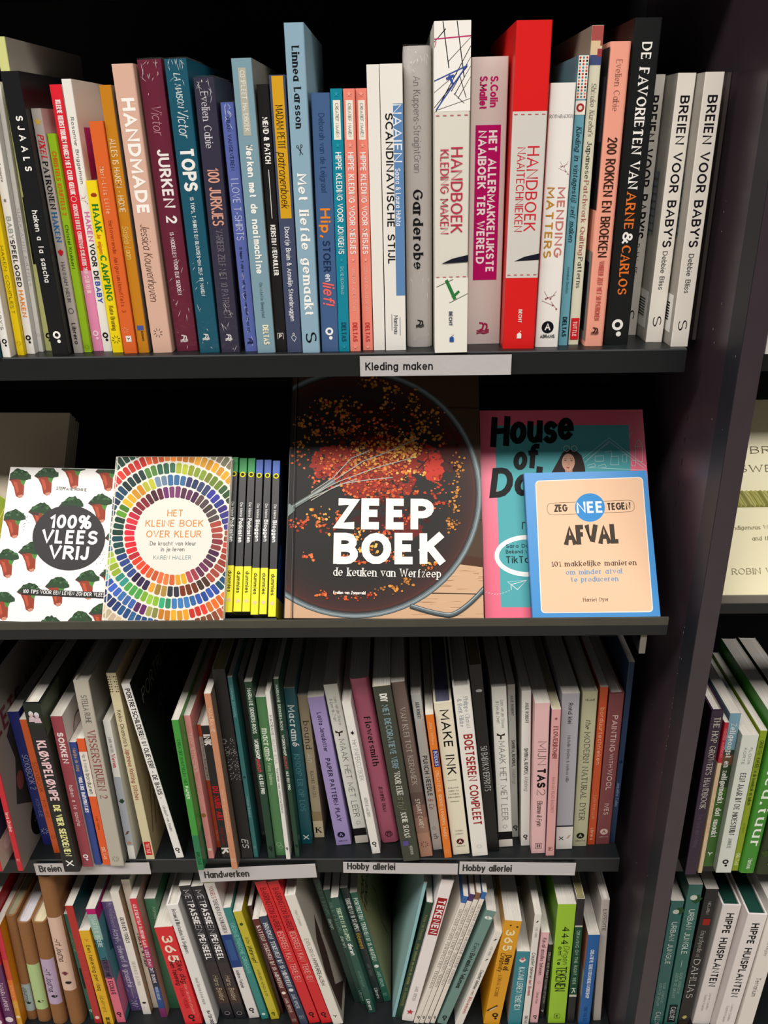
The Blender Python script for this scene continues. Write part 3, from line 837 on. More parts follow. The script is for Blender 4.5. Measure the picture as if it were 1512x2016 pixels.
for n, (q, cc, nm, au, ac, ya, yb, sc, dc) in enumerate((
  ('649 175 674 174 668 693 688 691', '0f88a0', 'JONGENS', 'SYLVIE BLONDEAU', '9ad4de', 524, 579, '2a9cb2', '16506a'),
  ('675 175 699 174 690 692 710 691', 'f08a78', 'MEISJES', 'VERONIQUE CALVINO CAFAES', 'f8c4b4', 527, 612, 'f6a494', 'c8403c'),
  ('700 175 721 173 714 690 735 689', 'f08a78', 'MEISJES', 'VERONIQUE CALVINO CAFAES', 'f8c4b4', 524, 612, 'f6a494', 'c8403c'))):
    b(1, q, cc, ('turquoise book with a white tag and the word JONGENS, top shelf', 'coral book with a white tag, beside the turquoise one, top shelf', 'coral book with a white tag, beside the blank white one, top shelf')[n],
      ('#', 197, 275, .2, .8, 'f0ece0'), ('CREATIEF NAAIEN', 203, 270, .5, .26, '5c6a5c', .1), ('HIPPE KLEDING VOOR ' + nm, 300, 500, .5, .48, 'f4f6f4', .13), (au, ya, yb, .5, .26, ac, .1),
      ('DELTAS', 635, 672, .5, .42, dc, .17), ('@star', 185, .5, .45, sc), ('@star', 286, .5, .45, sc), ('@star', 512, .5, .4, sc), ('@star', 683, .5, .4, sc))
b(1, '721 127 746 127 736 690 758 689', 'eeebe3', 'blank white book without lettering, top shelf')
b(1, '747 126 794 125 761 690 800 689', 'efece5', 'white book with black words STIJL beside a blue panel, top shelf',
  ('#', 204, 582, .56, .995, '5f88b8'), ('NAAIEN', 205, 320, .72, .38, 'eef0f2', .13), ('Saara & Laura Huhta', 332, 445, .72, .22, 'eef2f6', .12), ('SCANDINAVISCHE STIJL', 222, 520, .36, .32, '101012', .15),
  ('Manteau', 621, 657, .52, .2, '4a5560', .09), ('|', 618, 650, .32, .02, '4a5560'), ('|', 624, 660, .72, .02, '4a5560'))
b(1, '794 91 851 89 801 684 853 682', 'c6c0bc', 'pale grey wrapped book with rounded spine and fat black serif word Garderobe, top shelf',
  ('An Kuppens-StraightGrain', 150, 340, .46, .24, '7e7a7a', .07), ('Garderobe', 373, 530, .46, .36, '0e0e10', .2, 'f'), ('@sail', 638, .52, .36, '14141a'), rd=.28, wrap=1, hc=1)
b(1, '852 41 927 40 855 695 918 694', 'e6e3d6', 'tall cream handbook with a top printed with dashed black pattern lines, top shelf',
  ('#', 30, 219, .0, 1., 'f4f2ec'), ('#', 547, 720, .0, 1., 'eceadf'),
  ('!', 41, 219, '1a1a1e', [(.24, 0, .5, .82, .8, 14), (.62, 0, .95, 1, .8, 9), (0, .22, .5, 0, .8, 8), (1, .28, .05, 1, 1.1, 0), (1, .4, .15, 1, .7, 7), (1, .5, .3, 1, .7, 6), (1, .18, 0, .6, .5, 2.4), (0, .78, 1, .45, .5, 3), (1, .62, .45, 1, .6, 2), (.9, .5, 0, .95, .9, 0), (.55, .8, 1, .98, .5, 3), (.1, .98, 1, .86, .4, 0), (.7, .6, 1, 1, .6, 3)]), ('!', 41, 219, 'c42e70', [(0, .19, 1, .165, .9, 0), (0, .28, .05, .22, .8, 0)]), ('!', 41, 219, '3a55a4', [(0, .65, .85, .5, 1.0, 0), (.9, .48, .05, .98, 1.0, 0), (.35, .63, .52, .6, 2.2, 0), (.42, .6, .5, .68, 2, 0)]), ('!', 549, 600, '2c7a3c', [(.36, .08, .6, .75, 3.2, 0), (.55, .7, .72, .5, 2.4, 0)]), ('!', 549, 600, '44584a', [(.05, .3, .55, .02, .5, 0), (.45, .92, 1, .58, .5, 0)]), ('^', 227, 'c4505c'), ('^', 545, 'c4505c'), ('HANDBOEK', 290, 458, .63, .32, 'c2304c', .11), ('KLEDING MAKEN', 294, 460, .28, .23, 'c2304c', .1), ('@needle', 512, .6, .8, '1a1c2a'),
  ('BECHT', 613, 641, .48, .1, '3c4460', .2), ('@house', 666, .52, .24, '2f55a0'), hc=1, kind='linen')
b(1, '928 112 1003 111 920 678 983 676', 'e4d8d2', 'pale pink grey book with a magenta panel of white lettering, top shelf',
  ('S.Colin', 150, 211, .62, .2, 'c01868', .18), ('S.Mallet', 150, 215, .33, .2, 'c01868', .18), ('#', 246, 551, .14, .84, 'bc1168'), ('HET ALLERMAKKELIJKSTE', 257, 536, .62, .22, 'f8f4f2', .19),
  ('NAAIBOEK TER WERELD', 257, 519, .33, .22, 'f8f4f2', .19), ('@sail', 647, .48, .42, 'b01c50'), hc=1, kind='linen')
b(1, '1017 40 1089 39 990 687 1051 686', 'e31d1c', 'tall red handbook with a pale grey middle band, top shelf',
  ('HANDBOEK', 288, 455, .64, .33, 'cc2b38', .11), ('NAAITECHNIEKEN', 290, 456, .3, .23, 'cc2b38', .1), ('@needle', 508, .62, .76, '1a1c2a'), ('^', 225, 'd04a50'), ('^', 541, 'd04a50'), ('BECHT', 609, 635, .5, .1, 'f4e6e0', .2), ('@house', 659, .5, .26, 'f4ece6'),
  bands=[(219, 547, 'dcd9d2')], sb=1, hc=1, kind='linen')
b(1, '1084 165 1135 161 1053 684 1098 682', 'efece6', 'white book with coral and gold words MENDING MATTERS, top shelf',
  ('=RODABAUGH', 229, .04, .96, .12, '5a5658', .1, 'f'), ('@pins', 330, .72, .5, '8a4a50'), ('MENDING', 368, 507, .7, .3, 'c87870', .2), ('MATTERS', 368, 508, .27, .3, 'c08a30', .2), ('@pins', 590, .5, .8, '94505a'),
  ('@A', 644, .5, .52, '10121c'), ('=ABRAMS', 662, .2, .82, .14, '18181c', .14), hc=1)
b(1, '1139 109 1161 108 1100 680 1116 680', '6aa4b4', 'thin blue book topped with rows of red, black and teal dots, top shelf',
  ('#', 100, 195, 0, 1, 'ece6da'), ('~', 110, 194, ['c83c34', '1a1a1c', '3c8c9c', 'e08478'], 3, 13), ('#', 198, 226, .0, 1., 'efe9dd'), ('@ball', 212, .5, .8, 'a8302c'), ('@ball', 212, .5, .4, 'e8dccc'),
  ('Kleding in vintagestijl zelf maken', 249, 478, .52, .5, '14303c', .12, 'j'), ('Annabel Benilan', 525, 577, .5, .28, '44707c', .1), ('DELTAS', 624, 662, .5, .45, '102c38', .18))
b(1, '1166 50 1190 49 1119 679 1138 678', 'ddd8c0', 'cream quilting book with a patchwork print at its top, top shelf',
  ('#', 40, 90, 0, 1, 'a8504c'), ('#', 80, 112, .0, .8, 'dcc49c'), ('#', 108, 128, .0, 1, '44507c'), ('#', 96, 112, .6, 1, '9c3c44'), ("Shizuko Kuroha's", 163, 270, .52, .42, '6c6a60', .09, 'j'), ('Japanese', 278, 352, .52, .42, '1e1c1c', .1, 'f'), ('Patchwork Quilting', 355, 502, .52, .42, 'a84440', .1, 'f'),
  ('Patterns', 506, 567, .52, .42, '1e1c1c', .1, 'f'), ('#', 626, 668, .12, .9, 'd02028'), ('TUTTLE', 632, 662, .5, .36, 'f0d8d0', .14), side=('9a9080', 'ddd8c0'))
b(1, '1202 81 1244 82 1150 682 1187 681', 'f2a58e', 'salmon pink book reading 200 ROKKEN in dark brown, top shelf',
  ('Evelien Cabie', 117, 219, .5, .28, '86584c', .08, 'f'), ('200 ROKKEN EN BROEKEN', 271, 506, .5, .45, '3c2418', .12), ('VARIEER ZELF MET 50 PATRONEN', 514, 630, .52, .25, 'c4524c', .1), ('@sail', 652, .5, .45, '2c1c18'),
  lp=[(0, .48, .25, .985, '1c1a20'), (.02, .7, .22, .9, '38343c'), (0.0, 0.02, .25, .34, '8a8884'), (.04, .05, .2, .3, '2e3034')], rd=.16)
b(1, '1251 35 1307 34 1190 679 1238 678', '17191a', 'tall black book with white and orange serif lettering, leaning, top shelf',
  ('DE FAVORIETEN VAN', 82, 372, .52, .36, 'f4f2ec', .16, 'f'), ('ARNE', 378, 452, .52, .36, 'e8762c', .16, 'f'), ('&', 456, 480, .52, .38, 'f4f2ec', .2), ('CARLOS', 483, 580, .52, .36, 'e8762c', .16, 'f'), ('@dot', 646, .5, .62, 'f4f2ec'), hc=1, side=('3a1c18', '17191a'))
for n, (q, y0, y1, ya, yb, yl) in enumerate((('1272 147 1312 146 1215 660 1253 659', 188, 470, 480, 550, 620), ('1335 144 1373 143 1270 674 1304 673', 188, 487, 495, 570, 632), ('1386 142 1427 141 1319 683 1352 682', 187, 487, 500, 577, 640))):
    b(1, q, 'efe9de', ('cream knitting book reading BREIEN, half hidden behind the tall black book, top shelf', 'cream knitting book reading BREIEN, between its two like copies on the top shelf', 'cream knitting book reading BREIEN, against the shelf upright, top shelf')[n],
      ("BREIEN VOOR BABY'S", y0, y1, .52, .48, '1c1820', .16), ('Debbie Bliss', ya, yb, .5, .28, '3c383c', .11), ('S', yl - 12, yl + 12, .52, .5, '0e0c10', .12, 'f'),
      side=('a39e94', 'efe9de'), lp=[(.05, .05, .45, .2, 'f0eee8')] + [(.1, .16 - i * .011, .36, .166 - i * .011, '1c1c1e') for i in range(7)] + [(.12, .42, .5, .66, '6a7c88')] + [(.12, .43 + i * .028, .5, .438 + i * .028, '2e3c48') for i in range(8)])

def finish(row, zs, group, **k):
    k['worst'] = settle(row, zs, **k)
    for B in ROWS[row]:
        build_book(B, group)

# ------------------------------------------------------------------ third level: knitting and hobby books, from the left end
T3 = 'books on the shelf marked Breien, Handwerken and Hobby allerlei'
WP = 'dcd8d2'
b(3, '-95 1372 -80 1371 -11 1716 6 1715', 'c8202e', 'red spined book with dark blue cover side, first on the Breien shelf', side=('c8202e', '2c3850'), rp=[(.0, .0, .5, .16, 'c9c4b4'), ('p', 'e4e2dc', [disc(.13, .1, .05, .04)])])
b(3, '-45 1374 -30 1373 38 1715 49 1714', 'c6202f', 'red spined book whose grey cover side carries a dark oval, shelf marked Breien', ('Ieva Ozolina', 1600, 1637, .5, .55, 'f0dcd8', .12), ('@box', 1693, .5, .6, 'f0dcd8', 'V'),
  side=('c6202f', '948b82'), rp=[('p', '3a3634', [[(.1, .34), (.2, .55), (.16, .7), (.34, .8), (.5, .6), (.4, .4), (.52, .28), (.3, .22)]]), ('p', '4e4a46', [[(.3, .3), (.7, .5), (.75, .3), (.5, .14)]]), ('p', '8a4c4c', [disc(.2, .42, .045, .05)]), ('p', '1a1819', [disc(.36, .12, .16, .105, 28)]),
  ('t', 'c6beb4', 'VAN DE AUTEUR', .27, .15, .2, .012, .12, 's', 0), ('t', 'c6beb4', 'LETS KNITTING', .26, .12, .22, .012, .12, 's', 0), ('t', '6c3236', 'LETS KNIT', .06, .74, .8, .1, .16, 's', 0)])
b(3, '8 1402 34 1400 83 1662 103 1663', '26307a', 'navy blue knit-textured book with thin pale lettering, shelf marked Breien', ('SOXXBOOK 2', 1486, 1554, .5, .5, 'c8cce4', .06), ('KISMEE', 1573, 1608, .55, .34, '8a94c8', .08), ('@burst', 1636, .5, .75, 'd8dcf0'), kind='linen')
b(3, '37 1417 53 1416 107 1679 119 1679', 'dc5f24', 'thin orange knit-textured book beside the black one with a photo, shelf marked Breien', ('SOXXBOOK', 1500, 1560, .5, .55, '6c2c14', .07), ('KISMEE', 1575, 1610, .5, .4, '8c3c1c', .08), ('@burst', 1648, .5, .8, '5c2410'), kind='linen')
b(3, '44 1385 78 1384 127 1717 157 1716', '17181a', 'black book with white and yellow lettering under a photo of two pale figures', ('#', 1380, 1432, 0, 1, '2a3026'), ('@couple', 1411, .5, 1.0, 'cdb6bc'), ('@ball', 1406, .34, .2, 'd8b09c'), ('@hats', 1411, .5, 1.0, 'd6d4d8'),
  ('KLØMPELØMPE', 1458, 1577, .52, .52, 'f0ccd0', .2), ('DE VIER SEIZOENEN', 1585, 1685, .52, .4, 'eceaa0', .19), ('@cross', 1699, .5, .5, 'f0eeea'), side=('17181a', '2c3026'), hc=1,
  rp=[('p', '4c5442', [[(0, .82), (0, .99), (.3, .99), (.22, .86)]]), ('p', '505648', [[(.05, .1), (.2, .3), (.15, .5), (.3, .6), (.35, .3), (.2, .05)]])])
b(3, '99 1411 121 1409 163 1708 184 1705', '9a3f4a', 'maroon book with bold white word SOKKEN', ('SOKKEN', 1442, 1503, .52, .5, 'f0e4e0', .24), ('haken a la sascha', 1545, 1627, .5, .34, 'e4c8c8', .13, 'm'), ('@dot', 1688, .5, .65, 'f6f0ee'), side=('9a3f4a', 'cfc8c4'), rp=[('p', '5a5450', ring(.22, .8, .1, .012))])
b(3, '136 1462 149 1460 187 1703 200 1702', '2b428c', 'royal blue baby sweater book beside SOKKEN', ('Marijke de Jong', 1473, 1518, .5, .45, 'c8a45c', .12), ('VROLIJKE BABYTRUITJES', 1529, 1600, .5, .5, 'f0f0f4', .2, 'm'))
b(3, '150 1455 165 1453 203 1703 218 1702', 'e25a22', 'orange and white embroidery book beside the royal blue one, shelf marked Breien', ('#', 1480, 1568, 0, 1, 'e6dfd4'), ('Hip & trendy', 1484, 1520, .5, .42, '7a8078', .1), ('borduren', 1523, 1563, .5, .48, '2a2a28', .12), ('Laly Niana', 1607, 1633, .5, .3, 'a83c14', .1), ('DELTAS', 1668, 1691, .5, .45, 'f4c8a8', .16))
b(3, '143 1342 174 1340 218 1705 244 1704', 'bab3a5', 'pale stone book with dark red serif lettering VISSERSTRUIEN 2', ('STELLA RUHE', 1369, 1424, .5, .36, '4c4c48', .09), ('VISSERSTRUIEN 2', 1438, 1572, .5, .52, '8c3434', .11, 'f'), ('@burst', 1691, .48, .55, '6c6c64'), hc=1, side=('bab3a5', '7c7a72'))
b(3, '203 1420 216 1419 253 1692 268 1690', 'e6e6e0', 'thin white book with red word Weven and a plant print', ('LAURA VAN TUYL', 1452, 1482, .5, .36, '8a8c8a', .1), ('Weven', 1485, 1511, .5, .5, 'cc3040', .18, 'f'), ('#', 1530, 1664, 0, 1, 'aab0b8'), ('@leaf', 1577, .55, .9, '24402c'), ('@bird', 1640, .5, .9, '6a4430'), ('@flower', 1660, .5, .8, 'c88a64'))
b(3, '208 1326 228 1324 288 1692 304 1691', 'd6cca6', 'cream book of Knitting Stitches with dark brown dots at its top', ('~', 1330, 1364, ['3a2a1c', 'd6cca6', '5a4430'], 5, 7), ("Keiko Okamoto's", 1398, 1470, .5, .42, '5c4630', .11), ('Japanese Knitting Stitches', 1474, 1575, .5, .46, '9a4a38', .11), ('#', 1657, 1683, .15, .85, 'cc2024'), ('TUTTLE', 1660, 1680, .5, .4, 'f0d0c8', .12),
  side=('d6cca6', '9a8a68'), rp=[('p', '6c5a3c', [[(.05 + i * .07, .12), (.3 + i * .07, .7), (.32 + i * .07, .7), (.07 + i * .07, .12)] for i in range(9)]), (.3, .05, .75, .1, 'a02020')])
b(3, '238 1347 255 1346 347 1689 362 1688', 'efede8', 'strongly leaning white book hand-lettered in black about portrait painting', ('PORTRETSCHILDEREN IN OLIEVERF - DE BASIS -', 1356, 1572, .52, .56, '141416', .15, 's'), ('Liesbeth van Keulen', 1586, 1637, .5, .36, '55555a', .08, 'h'), ('@dot', 1674, .5, .75, BK),
  side=('efede8', '1a1a1a'), rp=[('t', '84807c', 'PORTRETSCH', .1, .84, .8, .06, .1, 'h', 0), ('t', '6c6864', 'OLIEVERF', .3, .7, .5, .05, .1, 'h', 0), ('p', '4a443e', [[(.2, 0), (.3, .3), (.5, .42), (.75, .3), (.9, 0)]]), ('p', '8a7a6a', [[(.4, .1), (.42, .3), (.55, .36), (.66, .24), (.6, .08)]])])
b(3, '339 1418 356 1417 391 1712 405 1714', '3f9c3c', 'bright green paper craft book with dark green foot', ('CREATIEF KNUTSELEN MET', 1456, 1546, .5, .42, '1c5a24', .13), ('PAPIER', 1548, 1573, .5, .45, 'e4f0e0', .16), ('DELTAS', 1678, 1702, .5, .45, '145028', .16), bands=[(1645, 1900, '23794a')])
b(3, '359 1409 375 1408 409 1691 424 1689', 'e89a96', 'pink stitching book between the green one and INK', ('TINY STITCHES', 1442, 1520, .5, .5, 'f6cfc8', .13), ('MET LIEFDE', 1540, 1588, .5, .36, 'f4c4bc', .1), ('@ball', 1605, .45, .85, 'a4703c'), ('@ball', 1672, .5, .65, 'f0dcc8'))
b(3, '384 1427 395 1426 424 1669 434 1668', 'd4552a', 'second orange and white embroidery book, half hidden beside INK', ('#', 1450, 1536, 0, 1, 'cfc8bc'), ('Hip & trendy', 1452, 1490, .5, .42, '6a7068', .1), ('borduren', 1494, 1534, .5, .5, '26241f', .12), ('DELTAS', 1634, 1655, .5, .4, 'f0b090', .14))
b(3, '395 1429 412 1428 438 1690 454 1689', '151416', 'black book with white word INK and red letters', ('INK', 1446, 1467, .5, .75, 'e8e6e2', .3), ('DU MURE ART', 1548, 1616, .5, .62, 'c4202a', .24), ('Brigit Ludes', 1630, 1662, .5, .36, '9c2430', .1), ('K', 1668, 1681, .5, .85, 'f0eeea', .3))
b(3, '403 1366 418 1365 458 1712 471 1711', 'c98a68', 'peach book with pale word MACRAME', ('MACRAME', 1394, 1441, .5, .52, 'ecd0b8', .11), ('Amy Mullins en Marnia Ryan-Raison', 1554, 1638, .5, .38, 'ecc8ac', .09), ('@box', 1693, .5, .75, 'f0d4bc', 'V'), side=('c98a68', '7a6a5c'))
b(3, '413 1319 443 1317 475 1690 499 1689', '121214', 'tall black book with white scribbled dots between peach and teal', ('@scribble', 1470, .45, .9, 'b0b0ae'), ('@scribble', 1494, .55, .9, 'a8a8a6'), ('@scribble', 1521, .55, .9, 'b0b0ae'), ('E', 1651, 1662, .5, .5, 'dcdcda', .1, 'h'), ('S', 1660, 1671, .5, .5, 'dcdcda', .1, 'h'), pg='a89c74')
b(3, '448 1333 461 1333 500 1688 512 1687', '2a6b6c', 'thin teal book, Workshop Scratching, beside the tall black scribbled one', ('Workshop Scratching', 1348, 1412, .5, .48, '8cb8b4', .1, 'h'), ('LEISURE TIME', 1415, 1490, .5, .4, '3e7e80', .1), ('@ball', 1530, .5, .6, '1c4040'), ('Mohan Ballard', 1568, 1608, .5, .42, 'a4c8c4', .1), ('@box', 1668, .5, .6, '9cc4c0', 'V'))
b(3, '462 1330 477 1330 513 1660 525 1660', '17181a', 'thin black book between the teal and the dark green one', ('EENVOUDIG MACRAME', 1525, 1605, .5, .36, '5c4838', .08), ('@box', 1640, .5, .8, '6a665e', 'Q'))
b(3, '481 1343 496 1341 529 1690 543 1689', '173f2a', 'dark green WORKSHOP book behind the pale green macramé spine', ('MARIANNE DEKKERS-ROOS', 1355, 1444, .5, .5, 'dce4da', .14), ('WORKSHOP', 1455, 1494, .5, .52, 'e8eee6', .17), ('punch', 1495, 1521, .5, .55, 'd8485a', .16, 'h'), ('ALS EEN PRO', 1524, 1563, .5, .5, 'e8eee6', .17), ('@dot', 1671, .5, .75, '0c1c12'))
b(3, '502 1373 523 1371 543 1685 562 1683', '4a7c4c', 'mid green book with pale serif word macramé', ('macramé', 1434, 1498, .5, .62, 'd8e4d0', .16, 'f'), ('Fanny Zedenius', 1503, 1545, .5, .34, 'b8d0b0', .1), ('@face', 1662, .45, .55, '9cc098'), ('@face', 1667, .6, .5, '9cc098'))
b(3, '524 1363 535 1362 565 1692 574 1691', 'e8e6e0', 'very thin white book beside the mid green macramé spine', ('MACRAME', 1408, 1448, .5, .55, '3c3c3c', .12), ('NIEUWE STIJL', 1450, 1505, .5, .5, '8c8c8c', .09), ('Stefanie van coloursoflife.nl', 1512, 1600, .5, .48, '48484a', .1), ('@dot', 1671, .5, .8, BK))
b(3, '533 1337 548 1336 577 1688 590 1686', '173f2a', 'dark green WORKSHOP book beside the thin white spine', ('MARIANNE DEKKERS-ROOS', 1348, 1438, .5, .5, 'd4dcd2', .14), ('WORKSHOP', 1447, 1488, .5, .52, 'e8eee6', .17), ('punch', 1489, 1515, .5, .55, 'd8485a', .16, 'h'), ('ALS EEN PRO', 1518, 1555, .5, .5, 'e8eee6', .17), ('@dot', 1666, .55, .75, '0c1c12'))
b(3, '552 1390 558 1390 584 1642 590 1642', '55585a', 'very thin grey booklet pushed back beside the teal macramé spine', ('MACRAME', 1560, 1580, .5, .4, '3a3c3e', .1))
b(3, '557 1356 580 1353 592 1662 615 1660', '0d5560', 'teal book with large pale serif word Macramé', ('Macramé', 1388, 1470, .5, .6, 'e4ecea', .18, 'f'), ('KNOOP ER OP LOS', 1485, 1597, .5, .48, '5c9ca4', .1, 'f'), ('@cross', 1648, .5, .6, 'e8eeec'), side=('0d5560', '2c6a74'))
b(3, '583 1369 604 1368 618 1649 638 1648', 'a8997c', 'tan book with dark serif word bound', ('bound', 1419, 1475, .5, .55, '3c3020', .13, 'f'), ('An', 1483, 1502, .5, .55, 'd8d0bc', .08, 'h'), ('RACHEL HAZELL', 1518, 1571, .5, .3, '4a3e2c', .1, 'f'), ('#', 1616, 1660, 0, 1, 'cbbd9c'), ('#', 1598, 1616, 0, 1, '94825e'), ('=K', 1634, .2, .8, .7, '1c1610', .14, 'f'))
b(3, '605 1373 637 1371 662 1664 692 1662', '9c8cc0', 'lilac book with dark lettering PAPER PATTERN PLAY', ('Lotta Jansdotter', 1403, 1480, .52, .26, '2a2440', .14), ('PAPER PATTERN PLAY', 1493, 1617, .5, .28, '241e3c', .17), ('@A', 1643, .45, .5, '1c1830', '9c8cc0'), ('=ABRAMS', 1655, .2, .78, .1, '2a2440', .12))
b(3, '637 1349 663 1345 700 1660 726 1658', 'd6d8cf', 'pale grey MAAK HET MET LEER book between lilac and white', ('Loes van der Stouwe', 1372, 1428, .66, .22, '5c5c58', .06, 'h'), ('& Lyon de Zwart', 1375, 1420, .34, .22, '5c5c58', .06, 'h'), ('@bow', 1443, .45, .62, '2c1c16'), ('MAAK HET MET LEER', 1455, 1608, .5, .42, '2e2e2c', .06), ('@burst', 1619, .5, .4, '44443f'), ('#', 1630, 1644, 0, 1, '161617'), ('#', 1645, 1672, 0, 1, 'c6beb2'))
b(3, '674 1383 691 1381 733 1682 750 1678', 'eae8e2', 'thin white papercut book with a small black beetle', ('@bug', 1443, .5, .65, '18181a'), ('Het PAPERCUTBOEK', 1457, 1537, .5, .5, '8c8c88', .06), ('GEERTJE AALDERS', 1570, 1608, .5, .34, '8a8a86', .08), ('@dot', 1662, .5, .7, BK))
b(3, '686 1339 726 1332 751 1660 785 1656', 'c0647e', 'rounded rose pink book with black word Flowersmith', ('Flowersmith', 1411, 1508, .52, .32, '1a1014', .17, 'f'), ('JENNIFER TRAN', 1548, 1598, .52, .18, '38141f', .12), ('@face', 1641, .5, .42, '30101c'), ('E', 1637, 1645, .5, .2, '30101c', .14), rd=.24)
b(3, '734 1354 768 1347 794 1696 827 1693', '3c4034', 'dark olive DIY paint book with blue grey lettering', ('DIY', 1366, 1381, .5, .38, 'e8e8e0', .2), ('MET DECORATIEVE VERF', 1388, 1514, .5, .34, '7c98a0', .16), ('VOOR ELKE', 1519, 1566, .5, .34, 'd0d0c4', .13, 'f'), ('stijl', 1567, 1595, .5, .4, '7c8064', .07, 'h'), ('ANNIE SLOAN', 1598, 1648, .5, .32, 'd8d8cc', .13, 'f'), ('#', 1655, 1664, .15, .5, '584c8c'), ('KOSMOS', 1665, 1682, .6, .16, 'c8c8bc', .12), edge='c8b890')
b(3, '770 1345 796 1340 828 1688 852 1684', '6a5850', 'brown to clay coloured book about KERAMIEK', ('VAN KLEI TOT KERAMIEK', 1393, 1545, .5, .38, 'cdc4b8', .08, 'f'), ('STUART CAREY', 1573, 1630, .5, .32, 'dccfc2', .12), ('@burst', 1662, .5, .68, '241814'), bands=[(1560, 1585, '5a4640'), (1585, 1610, '7c5c50'), (1610, 1640, '946e5c'), (1640, 1900, 'a87c66')])
b(3, '809 1369 828 1365 853 1674 871 1671', 'c2c5c2', 'light grey PUNCH NEEDLE book', ('JULIE ROBERT', 1382, 1415, .5, .32, '38383a', .13), ('PUNCH NEEDLE', 1488, 1567, .5, .46, '18181a', .16), ('& Co', 1572, 1594, .5, .5, 'a04c3c', .08, 'h'), ('@burst', 1630, .4, .5, '55585a'), ('vh', 1640, 1652, .5, .5, '26282a', .1, 'h'))
b(3, '838 1408 853 1406 875 1689 890 1688', 'e47a22', 'orange bookmark book with a blue panel', ('Joke Mattheus', 1421, 1467, .5, .4, 'f0b880', .1, 'h'), ('#', 1476, 1510, .25, .95, '26337e'), ('BOEKIES', 1479, 1508, .6, .42, 'd0d4ec', .14), ('CREATIEVE BOEKENLEGGERS HAKEN', 1516, 1652, .5, .38, 'f4d8b0', .12, 'm'), ('@burst', 1675, .5, .65, 'f4d0a0'))
b(3, '854 1385 889 1381 892 1684 925 1679', 'e8e2ca', 'cream book with large black words MAKE INK', ('MAKE INK', 1397, 1525, .52, .48, '121210', .15), ('=FORAGER', 1551, .2, .8, .09, '3c3a30', .12, 'f'), ('=GUIDE TO', 1557, .2, .8, .09, '3c3a30', .12, 'f'), ('=NATURAL', 1563, .2, .8, .09, '3c3a30', .12, 'f'), ('=INKMAKING', 1569, .15, .85, .09, '3c3a30', .12, 'f'), ('|', 1535, 1536, .5, .5, '8c8870'), ('|', 1577, 1578, .5, .5, '8c8870'),
  ('=JASON', 1635, .3, .75, .09, '3c3a30', .12), ('=LOGAN', 1641, .3, .75, .09, '3c3a30', .12), ('@A', 1656, .52, .44, '5c1a20', 'e8e2ca'), ('=ABRAMS', 1665, .25, .78, .08, '4a4238', .12), hc=1, pg='6c6c86')
b(3, '891 1354 925 1349 930 1686 961 1683', 'eceae2', 'white book with dark red words BOETSEREN COMPLEET', ('Philippe Chazot', 1372, 1434, .66, .24, '7c8a94', .08, 'f'), ('& Berit Hildre', 1375, 1430, .3, .24, '7c8a94', .08, 'f'), ('BOETSEREN COMPLEET', 1446, 1624, .55, .5, '9c1f22', .15), ('@burst', 1666, .5, .4, 'a8a49c'), hc=1)
b(3, '922 1309 949 1309 961 1676 982 1675', '101012', 'tall black book with a small white stamp print, reading BABYKAMERPRINTS', ('@oval', 1360, .6, .42, 'a8aaac'), ('@scribble', 1360, .6, .22, '1c1c1e'), ('50 BABYKAMERPRINTS', 1469, 1557, .52, .5, 'd4d4d2', .06), pg='8c7c56')
b(3, '967 1354 997 1350 983 1668 1009 1665', 'e0e0d8', 'pale grey MAAK HET MET LEER book beside the tall black stamped one', ('Loes van der Stouwe', 1378, 1434, .68, .22, '5c5c58', .06, 'h'), ('& Lyon de Zwart', 1380, 1424, .36, .22, '5c5c58', .06, 'h'), ('@bow', 1449, .5, .62, '2c1c16'), ('MAAK HET MET LEER', 1459, 1615, .52, .42, '2e2e2c', .06), ('@burst', 1627, .5, .42, '44443f'), ('#', 1637, 1652, 0, 1, '161617'), ('#', 1653, 1680, 0, 1, 'd8d0c6'))
b(3, '998 1348 1015 1347 1008 1648 1020 1647', 'c2c2bc', 'grey rug-making book set back beside MAAK HET MET LEER, duller of two alike', ('JULIE ROBERT', 1369, 1409, .55, .36, '38383a', .13), ('SMYRNA, KNOPEN,', 1457, 1509, .55, .42, '1c1c1e', .15), ('klabbing', 1514, 1543, .55, .4, '6c7074', .06, 'h'), ('@dot', 1630, .6, .85, BK))
b(3, '1027 1361 1046 1359 1026 1665 1044 1664', 'dfded8', 'light grey rug-making book touching the pink TAS book', ('JULIE ROBERT', 1383, 1424, .55, .32, '38383a', .13), ('SMYRNA, KNOPEN,', 1473, 1525, .5, .38, '1c1c1e', .15), ('klabbing', 1529, 1558, .55, .4, '6c7074', .06, 'h'), ('@dot', 1648, .5, .66, BK), side=('b4b2aa', 'dfded8'), lp=[(.05, .1, .4, .3, '8c8a82'), (.1, .5, .5, .56, '5c5248')])
b(3, '1053 1385 1083 1383 1045 1680 1073 1679', 'e3b7b7', 'pink book with black word TAS', ('MIJN', 1460, 1506, .55, .55, '2c2224', .06), ('TAS', 1512, 1551, .55, .55, '0e0c0e', .26), ('2', 1553, 1566, .55, .55, '3a2c2e', .06), ('Elisanne & Fynn', 1577, 1627, .5, .34, '2c2426', .08, 'h'), ('@box', 1665, .5, .55, '5a4044', 'H'))
b(3, '1087 1397 1105 1396 1074 1685 1091 1684', 'dba3a0', 'narrow dusty pink book reading FLOWERBOMB', ('@leaf', 1415, .5, .4, '8c5a5c'), ('FLOWERBOMB!', 1430, 1493, .5, .5, '7c2c30', .15, 'f'), ('HANNAH READ-BALDREY', 1530, 1600, .5, .34, 'b07470', .08), ('@box', 1671, .5, .6, '3c2428', 'P'), side=('6a5470', 'dba3a0'), pg='c9c2a4')
